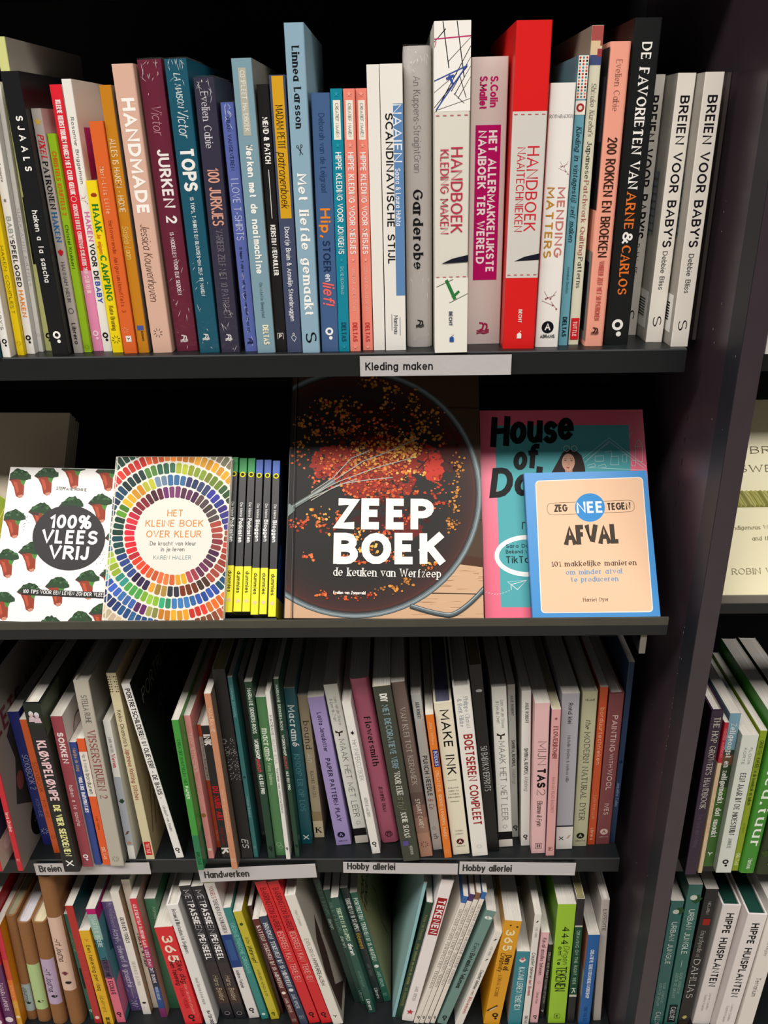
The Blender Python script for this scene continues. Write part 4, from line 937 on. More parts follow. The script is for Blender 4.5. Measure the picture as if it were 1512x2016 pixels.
b(3, '1106 1366 1143 1364 1095 1672 1125 1671', 'aaa9b2', 'wide grey lilac clay book with a white foot', ('Rond klei', 1384, 1425, .5, .24, '1c1c20', .13), ('Michelle Heylen & Melissa Mille', 1448, 1540, .5, .17, '44444c', .1, 'f'), ('#', 1627, 1690, 0, 1, 'dcd8d4'), ('#', 1625, 1627.5, 0, 1, '1c1a1c'), ('@cross', 1650, .3, .3, '18181a'), ('@bird', 1648, .75, .4, 'b4a290'))
b(3, '1147 1363 1178 1360 1127 1667 1155 1664', 'b9b796', 'pale sage book with dark serif words MODERN NATURAL DYER', ('=VEJAR', 1378, .18, .82, .15, '44402c', .14), ('the', 1416, 1437, .5, .34, '2a2a20', .1, 'j'), ('MODERN NATURAL DYER', 1441, 1615, .5, .38, '2a2a20', .1, 'f'), ('@A', 1645, .5, .54, '14140f', 'b9b796'), ('=ABRAMS', 1655, .15, .85, .1, '2c2a1e', .12), hc=1)
b(3, '1182 1353 1198 1352 1156 1663 1171 1662', 'c44f24', 'burnt orange embroidery techniques book', ('borduurtechnieken', 1393, 1505, .5, .5, 'e4a888', .13), ('Lynn Krawczyk', 1566, 1612, .5, .38, 'e09c78', .1), ('Librero', 1630, 1653, .5, .4, 'ecc0a0', .12))
b(3, '1199 1366 1231 1365 1173 1662 1199 1661', '7e4346', 'dusky red PAINTING WITH WOOL book', ('PAINTING', 1408, 1480, .52, .34, 'd8bcb4', .14), ('WITH', 1484, 1511, .52, .26, 'd8bcb4', .14), ('WOOL', 1514, 1556, .52, .34, 'd8bcb4', .14), ('IVES', 1582, 1604, .52, .3, 'd8bcb4', .12), ('@A', 1637, .52, .55, 'd0b8ac', '7e4346'), ('=ABRAMS', 1647, .18, .84, .1, 'd0b8ac', .12), hc=1)
b(3, '1238 1304 1251 1303 1200 1658 1210 1657', '1f3656', 'thin navy blue book at the very end of the Hobby allerlei shelf', ('Jaqueline Colley', 1541, 1588, .5, .5, '8ca4c4', .1), ('@ball', 1500, .5, .6, '14233c'))

# ------------------------------------------------------------------ bottom level: drawing and painting books, from the left end
T4 = 'books on the bottom shelf'
b(4, '-75 1800 -56 1800 -8 2032 12 2032', '7c1f5a', 'purple art book at the very left end of the bottom shelf', ('TAMARA LAPORTE', 1930, 1990, .6, .45, 'd8c0d0', .12), ('@ball', 2012, .5, .8, 'e4d8dc'), bands=[(0, 1900, 'b02038')])
b(4, '-42 1800 -22 1800 14 2027 33 2026', '5c2058', 'second purple art book with red top, beside the red to yellow one', ('TAMARA LAPORTE', 1935, 1990, .5, .42, 'd8c0d0', .12), ('@ball', 2007, .5, .8, 'e4d8dc'), bands=[(0, 1900, 'b8202e')])
b(4, '-10 1822 4 1822 37 2022 51 2022', 'd89a1c', 'narrow book shading from red through orange to yellow, bottom shelf', ('STELLA MARE', 1940, 1985, .5, .4, 'f0c890', .1), ('@ball', 2002, .5, .75, 'f0dcb0'), bands=[(0, 1890, 'c42038'), (1890, 1930, 'd04a24'), (1930, 1970, 'dd7420')], side=('c42038', 'd88a1c'))
KR = '94663c'
for n, (q, lab, lc, y0, y1, ty) in enumerate((
  ('4 1805 27 1802 47 2008 70 2006', 'kraft paper journal with a grey blue torn label, first of four alike', '9fb0b0', 1938, 1990, (1943, 1975)),
  ('30 1820 57 1815 72 2012 99 2011', 'kraft paper journal with a pale green label, second of four alike', 'b0c88c', 1899, 1987, None),
  ('60 1821 88 1814 102 2017 130 2015', 'kraft paper journal with a lilac label, third of four alike', 'b8a4c0', 1889, 1977, (1906, 1955)),
  ('74 1727 106 1727 137 2018 168 2016', 'taller kraft paper journal with a pale peach label, last of four alike', 'd8b8a4', 1807, 1950, (1848, 1895)))):
    it = [('Art Journal' if n != 0 else 'Journal', ty[0], ty[1], .5, .4, '2e2220', .09, 'h')] if ty else []
    if n == 3: it += [('@flower', 1917, .5, .55, '7a3040')]
    b(4, q, KR, lab, ('#', y0, y1, .0, 1, lc), *it, ('@oval', y1 - 16, .6, .34, '1a1a18'), kind='kraft', rd=.4, hc=1, rough=.85, pg=('9a9478', 'dcd8de', 'e8dcb8', 'd8c8a0')[n])
b(4, '122 1800 130 1799 174 2007 187 2006', '1f5a4a', 'narrow dark green book hidden beside the red one, bottom shelf', ('Joanne', 1835, 1875, .5, .5, 'a8b04c', .07, 'h'), ('#', 1906, 1946, .3, .8, '10241e'), ('@dot', 1990, .55, .8, 'c8dcd4'))
b(4, '129 1784 145 1782 188 2015 203 2014', 'b0221f', 'red book with a dark teal cover side, bottom shelf', ('TEKENEN EN BINDEN', 1865, 1960, .5, .4, 'c85048', .12), ('@ball', 2003, .5, .6, 'e0c8b8'), side=('b0221f', '1f4a50'))
b(4, '153 1833 174 1831 203 2017 224 2016', 'e0ae12', 'yellow book reading Een tekening per dag', ('@bow', 1851, .5, .4, 'c86420'), ('Een tekening per dag', 1861, 1950, .5, .36, '2c2818', .11), ('liberes', 1960, 1994, .5, .4, '5a4c18', .06, 'h'), ('DELTAS', 2003, 2016, .5, .36, '2c2818', .16), side=('e0ae12', 'c08c14'))
b(4, '172 1791 190 1788 232 2013 252 2012', '2a6068', 'watercolour print book with a magenta top and pink foot, bottom shelf', ('#', 1786, 1800, 0, 1, 'b8186c'), ('MARTINE BOERE', 1805, 1865, .5, .48, 'c8d8d4', .14), ('VERVEN MET ECOLINE', 1885, 1958, .5, .48, '241c34', .14), ('@dot', 1997, .5, .7, BK), bands=[(1800, 1850, '8cb4a8'), (1850, 1890, '1c6470'), (1890, 1925, '4a3858'), (1925, 2100, 'dc6a80')], side=('2a6068', '3c7c84'), d=.2,
  rp=[(0, .9, .8, .99, 'a01464'), ('p', '1c4854', [[(.05, .6), (.1, .85), (.3, .8), (.4, .6), (.2, .5)]]), ('p', 'c46c8c', [[(0, .05), (.02, .35), (.25, .4), (.4, .1)]])])
b(4, '196 1776 220 1774 254 1990 281 1989', '5a4880', 'purple book about acrylic, oil and gouache paint', ('Minirepol', 1795, 1826, .5, .3, 'a89cc0', .08), ('Acryl-, olieverf & gouache', 1829, 1943, .5, .44, 'd0c8e0', .11), ('|', 1948, 1965, .5, .04, 'a89cc0'), ('MV', 1970, 1982, .45, .5, 'b8acd0', .14), wrap=1)
b(4, '217 1758 234 1754 283 1997 300 1996', 'e8e2d8', "white book on VOGELS with a black oval near its foot", ("GENINNE'S VOGELS", 1806, 1856, .55, .42, '3c3834', .15), ('GENINNE D. ZLATKIS', 1893, 1940, .5, .36, 'a8988c', .1), ('@oval', 1974, .5, .42, '18161a'), side=('e8e2d8', '8a8064'))
b(4, '234 1733 256 1730 302 1984 314 1983', 'e4decb', 'cream book with black lettering, between VOGELS and the red spine', ('Hacks & Mine', 1838, 1903, .55, .5, '18161a', .18, 'f'), d=.19)
b(4, '253 1770 270 1768 319 2003 331 2002', 'd42a3c', 'red to navy book about watercolour, white capitals on its spine', ('ALS JE DENKT DAT WATERVERF SAAI IS', 1780, 1865, .5, .46, 'f0dcdc', .15), ('LEES DAN DIT BOEK', 1870, 1935, .5, .46, 'f0e4e8', .15), ('VERONICA BALLART', 1942, 1968, .5, .4, 'b8c4dc', .12), bands=[(1865, 1905, 'a02058'), (1905, 1945, '16203c'), (1945, 1985, '1c4888'), (1985, 2100, '7c2c64')], side=('d42a3c', 'b09080'))
b(4, '282 1770 309 1768 334 1985 352 1985', '2f6b4a', 'muted green book hidden between two red ones, bottom shelf', ('Miniaturen', 1785, 1830, .7, .3, 'a0c0a4', .1, 'h'), d=.19)
b(4, '303 1826 338 1824 364 2017 400 2015', 'd81f28', 'red book with cream numerals 365', ('365', 1841, 1895, .5, .55, 'f0e0c8', .2), ('Elke dag', 1890, 1938, .72, .3, '18100f', .12, 'h'), ('een tekening', 1892, 1940, .36, .26, '18100f', .12, 'h'), ('LENA VISSER', 1946, 1985, .42, .2, 'a01018', .1), ('VOOR CREATIEVE UITDAGING', 1936, 1996, .7, .12, 'f0b8a8', .1), ('@dot', 2004, .5, .5, BK), rp=[('p', '7c0c14', [disc(.06 + .05 * i, .12 + .05 * (i % 3), .015, .012, 8) for i in range(7)])])
b(4, '325 1783 349 1781 404 2017 427 2015', 'eae8e4', 'white botanical book whose cover side shows a dark ink wash', ('Botanical Illustration for Beginners', 1790, 1877, .5, .32, '2c2c2e', .1, 'f'), ('Meriel Thurstan & Rosie Martin', 1925, 1977, .5, .24, '9a9894', .09, 'f'), ('BATSFORD', 1990, 2016, .6, .28, '1c1c20', .16), side=('eae8e4', 'd4d2d0'), hc=1, rp=[('p', '23233a', [[(.5, .98), (.42, .9), (.5, .8), (.4, .66), (.5, .5), (.42, .4), (.55, .3), (.5, .1), (.7, .02), (1, 0), (1, 1)]])])
for n, (q, lb) in enumerate((('352 1745 374 1742 440 2005 462 2004', 'near black painting book reading PASSIE and PENSEEL, beside the white botanical one'), ('376 1745 399 1744 464 2006 486 2004', 'near black painting book reading PASSIE and PENSEEL, beside the white bird-drawing one'))):
    b(4, q, '1b1a22', lb, ('MET', 1752, 1779, .5, .5, 'cfcdd4', .08), ('PASSIE', 1780, 1820, .5, .52, 'f4f2f2', .2), ('EN', 1821, 1838, .5, .5, 'cfcdd4', .07), ('PENSEEL', 1840, 1889, .5, .52, 'f4f2f2', .2), ('Hans Belder', 1920, 1970, .5, .42, 'd8c8a8', .06, 'h'), ('@face', 1994, .5, .5, 'a8a4a8'), bands=[(1895, 1945, '2a2024'), (1945, 1975, '3a241a')])
b(4, '402 1739 423 1739 490 2004 512 2003', 'e2deda', 'white bird-drawing book with a blue feather panel', ('VOGELS', 1745, 1768, .5, .38, '9a4038', .1), ('TEKENEN EN SCHILDEREN', 1770, 1836, .5, .36, '44403e', .1), ('#', 1840, 1904, 0, 1, '24407c'), ('#', 1850, 1890, .2, .8, '35568c'), ('Andrew Forkner', 1909, 1945, .4, .32, '4c4a4a', .1), ('@dot', 1989, .5, .62, BK), pg='b4a878')
b(4, '439 1788 454 1786 515 2006 530 2005', '2f8480', 'turquoise origami book between bird drawing and mustard green', ('GEOMETRISCHE ORIGAMI', 1817, 1915, .5, .48, '8cc8c0', .12), ('JAKE GUTTER', 1935, 1965, .5, .36, '4ca09a', .1), ('@ball', 1996, .5, .5, 'c8e0d8'))
b(4, '458 1795 482 1794 538 2006 559 2005', 'c3b72f', 'mustard green watercolour book with a dark leaf', ('@leaf', 1819, .45, .55, '2a4c20'), ('50x', 1844, 1858, .5, .36, '2a2814', .09, 'h'), ('Waterverf', 1861, 1895, .5, .52, '1c1a10', .1, 'h'), ('AVOCADO, ALPACA & CO', 1908, 1960, .5, .28, '5a5420', .1), ('@dot', 1995, .5, .55, BK))
b(4, '483 1783 500 1781 545 1996 556 1995', '3a171c', 'dark maroon book half hidden behind KATTEN', ('TEKENEN', 1790, 1830, .5, .4, '8c6060', .1), d=.18)
b(4, '492 1810 507 1809 573 2017 588 2016', '5c1c1c', 'brown red book reading KATTEN', ('KATTEN TEKENEN IN 15 MINUTEN', 1823, 1945, .5, .55, 'e0d4cc', .17, 'f'), ('@ball', 1955, .5, .62, 'e8dcd0'), ('JAKE SPICER', 1965, 1993, .5, .42, 'd0b8b0', .15), ('@box', 2008, .5, .6, 'd0b8b0', 'V'))
b(4, '508 1805 524 1803 591 2017 607 2016', '2c3a54', 'slate navy book reading HONDEN', ('HONDEN TEKENEN IN 15 MINUTEN', 1817, 1942, .5, .52, 'dcdee4', .17, 'f'), ('@ball', 1949, .5, .6, 'dcdce0'), ('JAKE SPICER', 1957, 1985, .5, .42, 'b0b8c8', .15), ('@box', 2002, .5, .6, 'b0b8c8', 'V'))
for n, (q, lb) in enumerate((('501 1736 523 1735 608 2014 631 2013', 'red drawing book reading IEDEREEN KAN TEKENEN, beside HONDEN'), ('525 1735 548 1735 633 2014 654 2013', 'red drawing book reading IEDEREEN KAN TEKENEN, beside the white hyperrealism book'))):
    b(4, q, 'd01c24', lb, ('BARRINGTON BARBER', 1748, 1832, .5, .5, '5c1014', .09), ('IEDEREEN KAN TEKENEN', 1834, 1932, .5, .5, 'eab0a8', .09), ('@dot', 1998, .5, .65, BK))
b(4, '560 1764 581 1761 656 2017 676 2015', 'e6e1d6', 'thick white book about HYPERREALISM', ('Marti Cormand', 1792, 1822, .5, .26, '8a8680', .07), ('EXPLORING', 1848, 1884, .5, .36, '96908a', .1), ('HYPERREALISM', 1887, 1940, .5, .36, '2c2826', .12), ('@bow', 2000, .5, .4, '2c2826'), hc=1, side=('e6e1d6', 'c4bcae'), rp=[('p', '4a3a36', [[(.05, .05), (.02, .4), (.08, .6), (.2, .68), (.18, .4), (.12, .2), (.3, .05)]]), ('p', '8a7a70', [[(.3, .02), (.24, .5), (.4, .62), (.5, .3), (.45, .02)]]), ('t', '2c2c2c', 'MW', .25, .9, .15, .05, .06, 'h', -60)])
GD = '1d4a3c'
b(4, '614 1732 631 1732 700 1973 710 1973', '16332c', 'dark green drawing book, first of the green set beside HYPERREALISM', ('TEKENEN IN 10 STAPPEN', 1738, 1805, .5, .5, '5c8470', .12), ('dieren', 1808, 1830, .5, .5, 'a8c0b0', .12, 'h'), d=.18)
b(4, '635 1752 650 1751 711 1977 723 1977', GD, 'green drawing book, second of the green set beside HYPERREALISM', ('TEKENEN IN 10 STAPPEN', 1775, 1838, .5, .5, '7ca490', .13), ('dieren', 1842, 1866, .5, .5, 'c8d8cc', .13, 'h'), ('Librero', 1950, 1970, .5, .4, 'a8c0b4', .12), d=.18)
b(4, '651 1768 666 1766 726 1994 740 1993', '1f5044', 'green drawing book, third and foremost of the green set beside HYPERREALISM', ('TEKENEN IN 10 STAPPEN', 1787, 1852, .5, .52, 'c4dcb8', .15), ('dieren', 1857, 1881, .5, .56, 'f0f4ee', .15, 'h'), ('HEATHER KILGOUR', 1912, 1942, .5, .32, '6c9484', .1), ('Librero', 1967, 1988, .5, .46, 'e4ece6', .13), d=.18)
b(4, '669 1749 684 1747 741 1973 755 1972', '22302f', 'grey green drawing book with golden word bloemen', ('TEKENEN IN 10 STAPPEN', 1768, 1833, .5, .54, 'dce4dc', .15), ('bloemen', 1837, 1868, .5, .56, 'c8a43c', .13, 'h'), ('MARY WOODIN', 1897, 1921, .5, .34, '78827c', .1), ('Librero', 1945, 1965, .5, .46, 'd8dcd8', .13), d=.19)
b(4, '688 1758 703 1756 756 1971 769 1970', '1f5f4c', 'bright green portrait drawing book at the edge of the gap', ('PORTRETTEN TEKENEN IN 15 MINUTEN', 1768, 1892, .5, .54, 'd8e4dc', .15), ('@ball', 1902, .5, .65, 'e0e8e0'), ('JAKE SPICER', 1912, 1942, .5, .44, '9cc0b0', .14), ('@box', 1957, .5, .6, '9cc0b0', 'V'), side=('1f5f4c', '8f8a60'), d=.2,
  rp=[('t', '1c1c16', 'PORTRETTEN', .06, .84, .7, .06, .16, 's', 0), ('t', '1c1c16', 'TEKENEN', .06, .74, .5, .06, .16, 's', 0), ('p', '4c4a38', line([(.5, .1), (.42, .3), (.5, .5), (.45, .62)], .012)), ('p', '2c3c2c', [rect(.86, 0, 1, 1)])])
b(4, '833 1738 840 1739 773 2002 778 2002', '8fc0c4', 'thin pale turquoise booklet leaning at the edge of the gap', side=('a4cccc', '8fc0c4'), d=.2)
b(4, '841 1776 853 1777 779 2003 790 2005', '1c3c28', 'dark green nature drawing book leaning against TEKENEN', ('Peter van Straaten', 1802, 1850, .5, .42, '9a9a58', .09, 'f'), ('Over tekenen en over de natuur', 1858, 1938, .5, .42, 'b4b064', .09, 'f'), ('DE HARMONIE', 1945, 1980, .5, .4, 'a4a05c', .1, 'f'))
b(4, '869 1732 895 1735 792 2007 813 2012', 'eee8e6', 'white leaning book with a red panel reading TEKENEN', ('#', 1768, 1841, .12, .88, '9c2024'), ('TEKENEN', 1772, 1838, .5, .54, 'f0e8e6', .22), ('JAKE SPICER', 1942, 1970, .5, .26, '8a8284', .09), ('@star', 1992, .5, .7, 'b83a40'), hc=1)
for n, (x0, x1, y0, xb0, xb1, cc, ti) in enumerate(((911.5, 923.5, 1764, 815, 824, '2f64a4', 'PERSPECTIEF'), (924.5, 936.5, 1760, 825.5, 834, '4a2a6c', 'LICHT EN SCHADUW'), (937.5, 948.5, 1757, 836, 845, '80583c', 'WILDE DIEREN'), (949.5, 960, 1756, 847, 856, '2f64a4', 'MENSELIJK FIGUUR'))):
    b(4, '%s %s %s %s %s 2015 %s 2014' % (x0, y0 + 1, x1, y0, xb0, xb1), 'e8e1d6', ('thin white drawing course book with a blue top band, first of four alike', 'thin white drawing course book with a purple top band, second of four alike', 'thin white drawing course book with a brown top band, third of four alike', 'thin white drawing course book with a blue top band, last of four alike')[n],
      ('GIOVANNI CIVARDI', 1790 - n * 3, 1850 - n * 3, .5, .55, '5a5250', .11, 'f'), (ti + ' TEKENEN', 1854 - n * 3, 1945 - n * 3, .5, .55, '4a4446', .11, 'f'), ('@dot', 2003, .5, .8, BK), bands=[(0, y0 + 14, cc)])
b(4, '959 1790 976 1796 860 2015 880 2016', '6d8f88', 'grey green botanical book with a white oval sticker', ('@oval', 1807, .5, .62, 'e8ece8'), ('Easy', 1803, 1812, .5, .3, '5a6a66', .08, 'h'), ('Een', 1857, 1874, .5, .42, '1c2424', .1, 'f'), ('Botanisch tekenen', 1877, 1945, .5, .46, '10181a', .16, 'f'), ('@dot', 2004, .5, .66, BK))
b(4, '977 1834 992 1836 896 2018 913 2018', 'e9e4da', 'white leaning book with red word Bloemen and a bird', ('@bird', 1851, .5, .55, '202022'), ('LISE MEIRE', 1865, 1882, .5, .26, '6c6864', .08), ('@bird', 1890, .5, .5, '3c3c3c'), ('Creatief tekenen', 1910, 1948, .5, .42, '18181a', .11, 'h'), ('met', 1950, 1960, .5, .34, '8c2838', .1, 'h'), ('Bloemen', 1963, 1995, .5, .42, 'b42440', .14, 'f'))
b(4, '992 1813 1024 1812 948 2017 984 2016', 'dd9c12', 'deep yellow book with pale numerals 365, leaning', ('@ball', 1822, .4, .12, '3c2c10'), ('@ball', 1824, .8, .14, '3c2c10'), ('365', 1830, 1872, .45, .5, 'f0e2b0', .18), ('Days of', 1880, 1910, .66, .34, '241a0c', .16, 'f'), ('Creativity', 1876, 1914, .32, .28, '241a0c', .1, 'h'), ('LORNA SCOBIE', 1920, 1962, .4, .2, '7a5410', .09), ('@pencil', 1985, .35, .7, '4c3410'), ('@pencil', 1986, .4, .45, 'd8cbb0'), ('@dot', 2000, .62, .5, BK), side=('dd9c12', 'b8a888'))
b(4, '1018 1874 1044 1872 1000 2017 1026 2016', '2d8492', 'short turquoise book reading KAWAII LEREN TEKENEN', ('@leaf', 1890, .5, .6, 'ecd8cc'), ('@ball', 1888, .5, .28, 'c8606c'), ('KAWAII LEREN TEKENEN', 1904, 1987, .52, .42, 'e0ece8', .11), side=('b8a898', '2d8492'))
b(4, '1052 1801 1067 1800 1028 2017 1040 2016', 'e6e2da', 'narrow white upright book with red word Bloemen, between turquoise and pink', ('@bird', 1815, .5, .6, '202022'), ('LISE MEIRE', 1826, 1846, .5, .3, '6c6864', .08), ('Creatief tekenen', 1875, 1928, .5, .48, '18181a', .11, 'h'), ('met Bloemen', 1930, 1960, .5, .46, 'b42440', .13, 'f'), ('DELTAS', 2000, 2014, .5, .4, '3c3a38', .14), side=('9c9484', 'e6e2da'), d=.19)
b(4, '1067 1836 1081 1835 1042 2013 1060 2013', 'e4b4b8', 'pale pink doodle book', ('Kawaii doodles tekenen', 1846, 1920, .5, .46, '3c2c30', .12, 'h'), ('@face', 1934, .5, .4, '8c7480'), ('Zainab Khan', 1952, 1976, .5, .3, '6c4c54', .08, 'h'), ('@dot', 2002, .55, .62, BK))
b(4, '1082 1860 1090 1859 1062 2005 1072 2004', '18161a', 'narrow black book between pale pink and lime', ('DRAW AND PAINT', 1875, 1925, .5, .5, 'd8d4d0', .14), ('EDWARD LITTLETON', 1928, 1975, .5, .44, 'c0bcb8', .12), ('@dot', 1990, .5, .7, 'd0ccc8'))
b(4, '1097 1781 1134 1779 1077 2015 1113 2013', '9ac82c', 'thick lime green book with black numerals 444', ('444', 1824, 1860, .55, .38, '14180c', .22), ('Dingen', 1862, 1900, .68, .3, '1c200e', .07, 'h'), ('om te', 1863, 1900, .34, .22, '1c200e', .16), ('TEKENEN', 1903, 1951, .5, .56, '1c200e', .1), ('@box', 2000, .5, .4, '1c200e', 'E'), side=('5c8c14', '9ac82c'))
b(4, '1135 1770 1151 1769 1115 2015 1130 2013', '17161c', 'black book with a dark green middle label beside the lime one', ('#', 1824, 1962, 0, 1, '1e4c36'), ('|', 1822, 1825, .5, .98, 'c8c4b4'), ('|', 1958, 1962, .5, .98, 'd0ccc0'), ('DRAWING ON THE RIGHT SIDE', 1832, 1938, .5, .4, 'a8c0a8', .14), ('K', 1944, 1956, .5, .5, 'e4e4dc', .2), pg='9c9468')
b(4, '1164 1841 1184 1840 1138 2017 1167 2015', '1d63ac', 'blue workshop book with white lettering, last bright one on the bottom shelf', ('CREATIEVE TEKENTECHNIEKENWORKSHOP', 1870, 1965, .5, .3, 'dce6f2', .18), ('ISIS VOLTO', 1983, 2010, .5, .26, '0f4078', .12), side=('8c7c70', '1d63ac'), lp=[(.0, .62, .6, .98, 'c07c5c'), (.0, .3, .6, .6, 'b4b4a8')])
b(4, '1178 1773 1199 1771 1165 2009 1180 2008', 'c0b8b0', 'grey book reading EXPEDITIE against the upright, bottom shelf', ('EXPEDITIE', 1790, 1833, .5, .42, '2c2a2a', .1), hc=1, d=.19)

# ------------------------------------------------------------------ the bay beyond the upright
T5, T6 = 'garden books on the third level of the far bay', 'plant books on the bottom level of the far bay'
b(5, '1401 1399 1427 1399 1348 1722 1370 1721', '35243a', 'dark aubergine hop growing book against the upright', ("THE HOP GROWER'S HANDBOOK", 1412, 1592, .55, .46, 'd8d0c4', .1, 'f'), ('Ten Eyck and Gehring', 1603, 1668, .5, .34, '6c5870', .08, 'f'), ('CHELSEA', 1680, 1702, .5, .26, '5c4c60', .08), side=('1c1520', '35243a'), lp=[('p', '3a3040', line([(.03 + i * .03, .2 + (i % 5) * .14), (.1 + i * .03, .3 + (i % 4) * .15)], .006)) for i in range(12)], hc=1)
b(5, '1427 1423 1436 1422 1374 1719 1382 1718', 'e0c6a0', 'very thin red and sand booklet beside the aubergine book', ('NOORD AMERICAN', 1435, 1492, .5, .55, 'e88c94', .14), ('KWEEK JE EIGEN BIER', 1530, 1640, .5, .4, 'c89c84', .08), bands=[(0, 1502, 'bb2038')])
b(5, '1437 1405 1461 1404 1384 1705 1403 1706', '3c6a28', 'book shading from sky blue to leafy green, white letters zelfgemaakt', ('@leaf', 1600, .3, .6, '2c5220'), ('@leaf', 1560, .7, .6, '4c7a30'), ('@leaf', 1640, .6, .6, '2f5a20'), ('Zelfgeoogst en zelfgemaakt, dat smaakt', 1424, 1648, .5, .5, 'eef0ea', .15, 'f'), ('@bow', 1680, .5, .5, 'e8ece4'), bands=[(0, 1476, '7aa8bc'), (1476, 1486, '2a3a2c'), (1486, 1506, '6a4a30'), (1506, 1550, '243a1c'), (1550, 1600, '3a6424')])
b(5, '1461 1448 1495 1447 1409 1718 1439 1718', 'dde3d9', 'pale grey green book about the MOESTUIN', ('FLOOR', 1472, 1505, .68, .16, '4a4e4a', .09), ('KORTE', 1472, 1505, .34, .16, '4a4e4a', .09), ('EEN JAAR IN DE MOESTUIN', 1522, 1643, .5, .34, '23282a', .12, 'f'), ('JANNEKE', 1650, 1670, .5, .24, '9ca49c', .1), ('@dot', 1699, .5, .52, BK), side=('a8b4aa', 'dde3d9'))
b(5, '1496 1439 1512 1438 1441 1714 1454 1714', '8aa018', 'thin lime vegetable growing book', ('GROENTEN KWEKEN in de kweekzak en balkon', 1458, 1585, .5, .5, '2c4014', .12), ('Jo Blom', 1620, 1640, .5, .3, '5a6c14', .08), ('DELTAS', 1680, 1703, .5, .5, 'e4ecb0', .16))
b(5, '1525 1420 1562 1420 1456 1718 1485 1720', '3f8c2a', 'grass green book with large white word ending in cultuur', ('permacultuur', 1395, 1668, .55, .62, 'f0f4ea', .22, 'f'), ('Manteau', 1690, 1710, .5, .28, 'e0ecd8', .09), bands=[], rd=.2)
b(5, '1566 1420 1606 1420 1487 1721 1521 1722', '2a3318', 'dark leafy print book at the picture edge', ('@leaf', 1600, .4, .7, '3f5220'), ('@leaf', 1640, .6, .7, '55682c'), ('@leaf', 1680, .3, .6, '3a4c1c'), ('@leaf', 1560, .6, .6, '4c5c28'), ('@leaf', 1700, .7, .5, '6c7c3c'), rd=.2)
b(6, '1322 1774 1347 1773 1280 2016 1304 2016', '2a6a66', 'green book reading URBAN JUNGLE, shorter of the two, against the upright', ('@leaf', 1793, .8, .9, '24522c'), ('@ball', 1795, .5, .5, 'd8dcd0'), ('URBAN JUNGLE', 1815, 1898, .52, .4, 'dce8e2', .12), ('IGOR JOSIFOVIC', 1935, 1975, .6, .2, 'a8c4be', .1), ('JUDITH DE GRAAFF', 1935, 1980, .3, .2, 'a8c4be', .1), ('CALLWEY', 1992, 2024, .5, .4, 'dce0e0', .1))
b(6, '1356 1742 1385 1741 1307 2016 1332 2016', '2f6e66', 'green book reading URBAN JUNGLE, taller of the two', ('@leaf', 1770, .7, .95, '24522c'), ('@ball', 1767, .5, .5, 'd8dcd0'), ('URBAN JUNGLE', 1790, 1878, .52, .4, 'dce8e2', .12), ('|', 1890, 1904, .5, .04, 'a8c4be'), ('IGOR JOSIFOVIC', 1915, 1957, .62, .2, 'a8c4be', .1), ('JUDITH DE GRAAFF', 1915, 1965, .32, .2, 'a8c4be', .1), ('#', 1978, 2012, .2, .8, '141a22'), ('CALLWEY', 1982, 2008, .5, .36, 'dce0e4', .1))
b(6, '1390 1750 1416 1750 1333 2016 1356 2016', '121014', 'black book with white word DAHLIAS', ('MICLAREN', 1775, 1800, .5, .22, 'b4b0ac', .1), ('#', 1809, 1821, .3, .85, 'a0281c'), ('Encyclopedia of', 1832, 1885, .5, .34, 'b8b4b0', .08, 'j'), ('DAHLIAS', 1888, 1965, .5, .5, 'e4e0dc', .1, 'f'), ('@leaf', 2002, .5, .5, 'c4bc70'), ('|', 2010, 2016, .5, .7, '3a3028'))
b(6, '1422 1783 1460 1782 1363 2016 1398 2016', 'ece5e2', 'white book of HIPPE HUISPLANTEN with dark green page edges, nearer the black one', ('HIPPE HUISPLANTEN', 1798, 1942, .52, .38, '1c1a1c', .18), ('Lauren Camilleri', 1955, 1988, .6, .13, '8c8484', .08), ('Sophia Kaplan', 1958, 1990, .36, .13, '8c8484', .08), hc=1, pg='1f4a40')
b(6, '1474 1801 1513 1800 1403 2034 1441 2034', 'ece5e2', 'white book of HIPPE HUISPLANTEN with dark green page edges, cut by the picture edge', ('HIPPE HUISPLANTEN', 1818, 1963, .52, .36, '1c1a1c', .18), ('Lauren Camilleri', 1978, 2010, .6, .13, '8c8484', .08), ('Sophia Kaplan', 1980, 2012, .36, .13, '8c8484', .08), hc=1, pg='1f4a40')
b(6, '1519 1785 1550 1785 1446 2036 1476 2036', 'eae4dc', 'white terrarium book at the picture edge beside HIPPE HUISPLANTEN', ('Terrarium', 1925, 1962, .5, .3, '5c5854', .1), ('Noel Kingsley', 1850, 1882, .5, .2, '8c8884', .08))
T7 = 'books on the top shelf of the far bay'
b(7, '1595 170 1632 170 1505 697 1540 697', 'e9e6df', 'white book at the picture edge on the top shelf beyond the upright')
finish(1, Z1, T1, xmax=XR - .0052)
finish(3, Z3, T3, xmax=XR - .001)
finish(4, Z4, T4, xmax=XR - .001)
finish(5, Z3, T5, xmin=XP + .001)
finish(6, Z4, T6, xmin=XP + .001)
finish(7, Z1, T7, xmin=XP + .001)

# ------------------------------------------------------------------ face-out books in the sloping tray
def clip(poly, w, h, e=0.0004):
    for ax, lim, sg in ((0, e, 1), (0, w - e, -1), (1, e, 1), (1, h - e, -1)):
        out = []
        for i in range(len(poly)):
            a, c = poly[i - 1], poly[i]
            ia, ic = (a[ax] - lim) * sg >= 0, (c[ax] - lim) * sg >= 0
            if ia != ic:
                t = (lim - a[ax]) / (c[ax] - a[ax])
                out.append((a[0] + t * (c[0] - a[0]), a[1] + t * (c[1] - a[1])))
            if ic: out.append(c)
        poly = out
        if len(poly) < 3: return []
    return poly

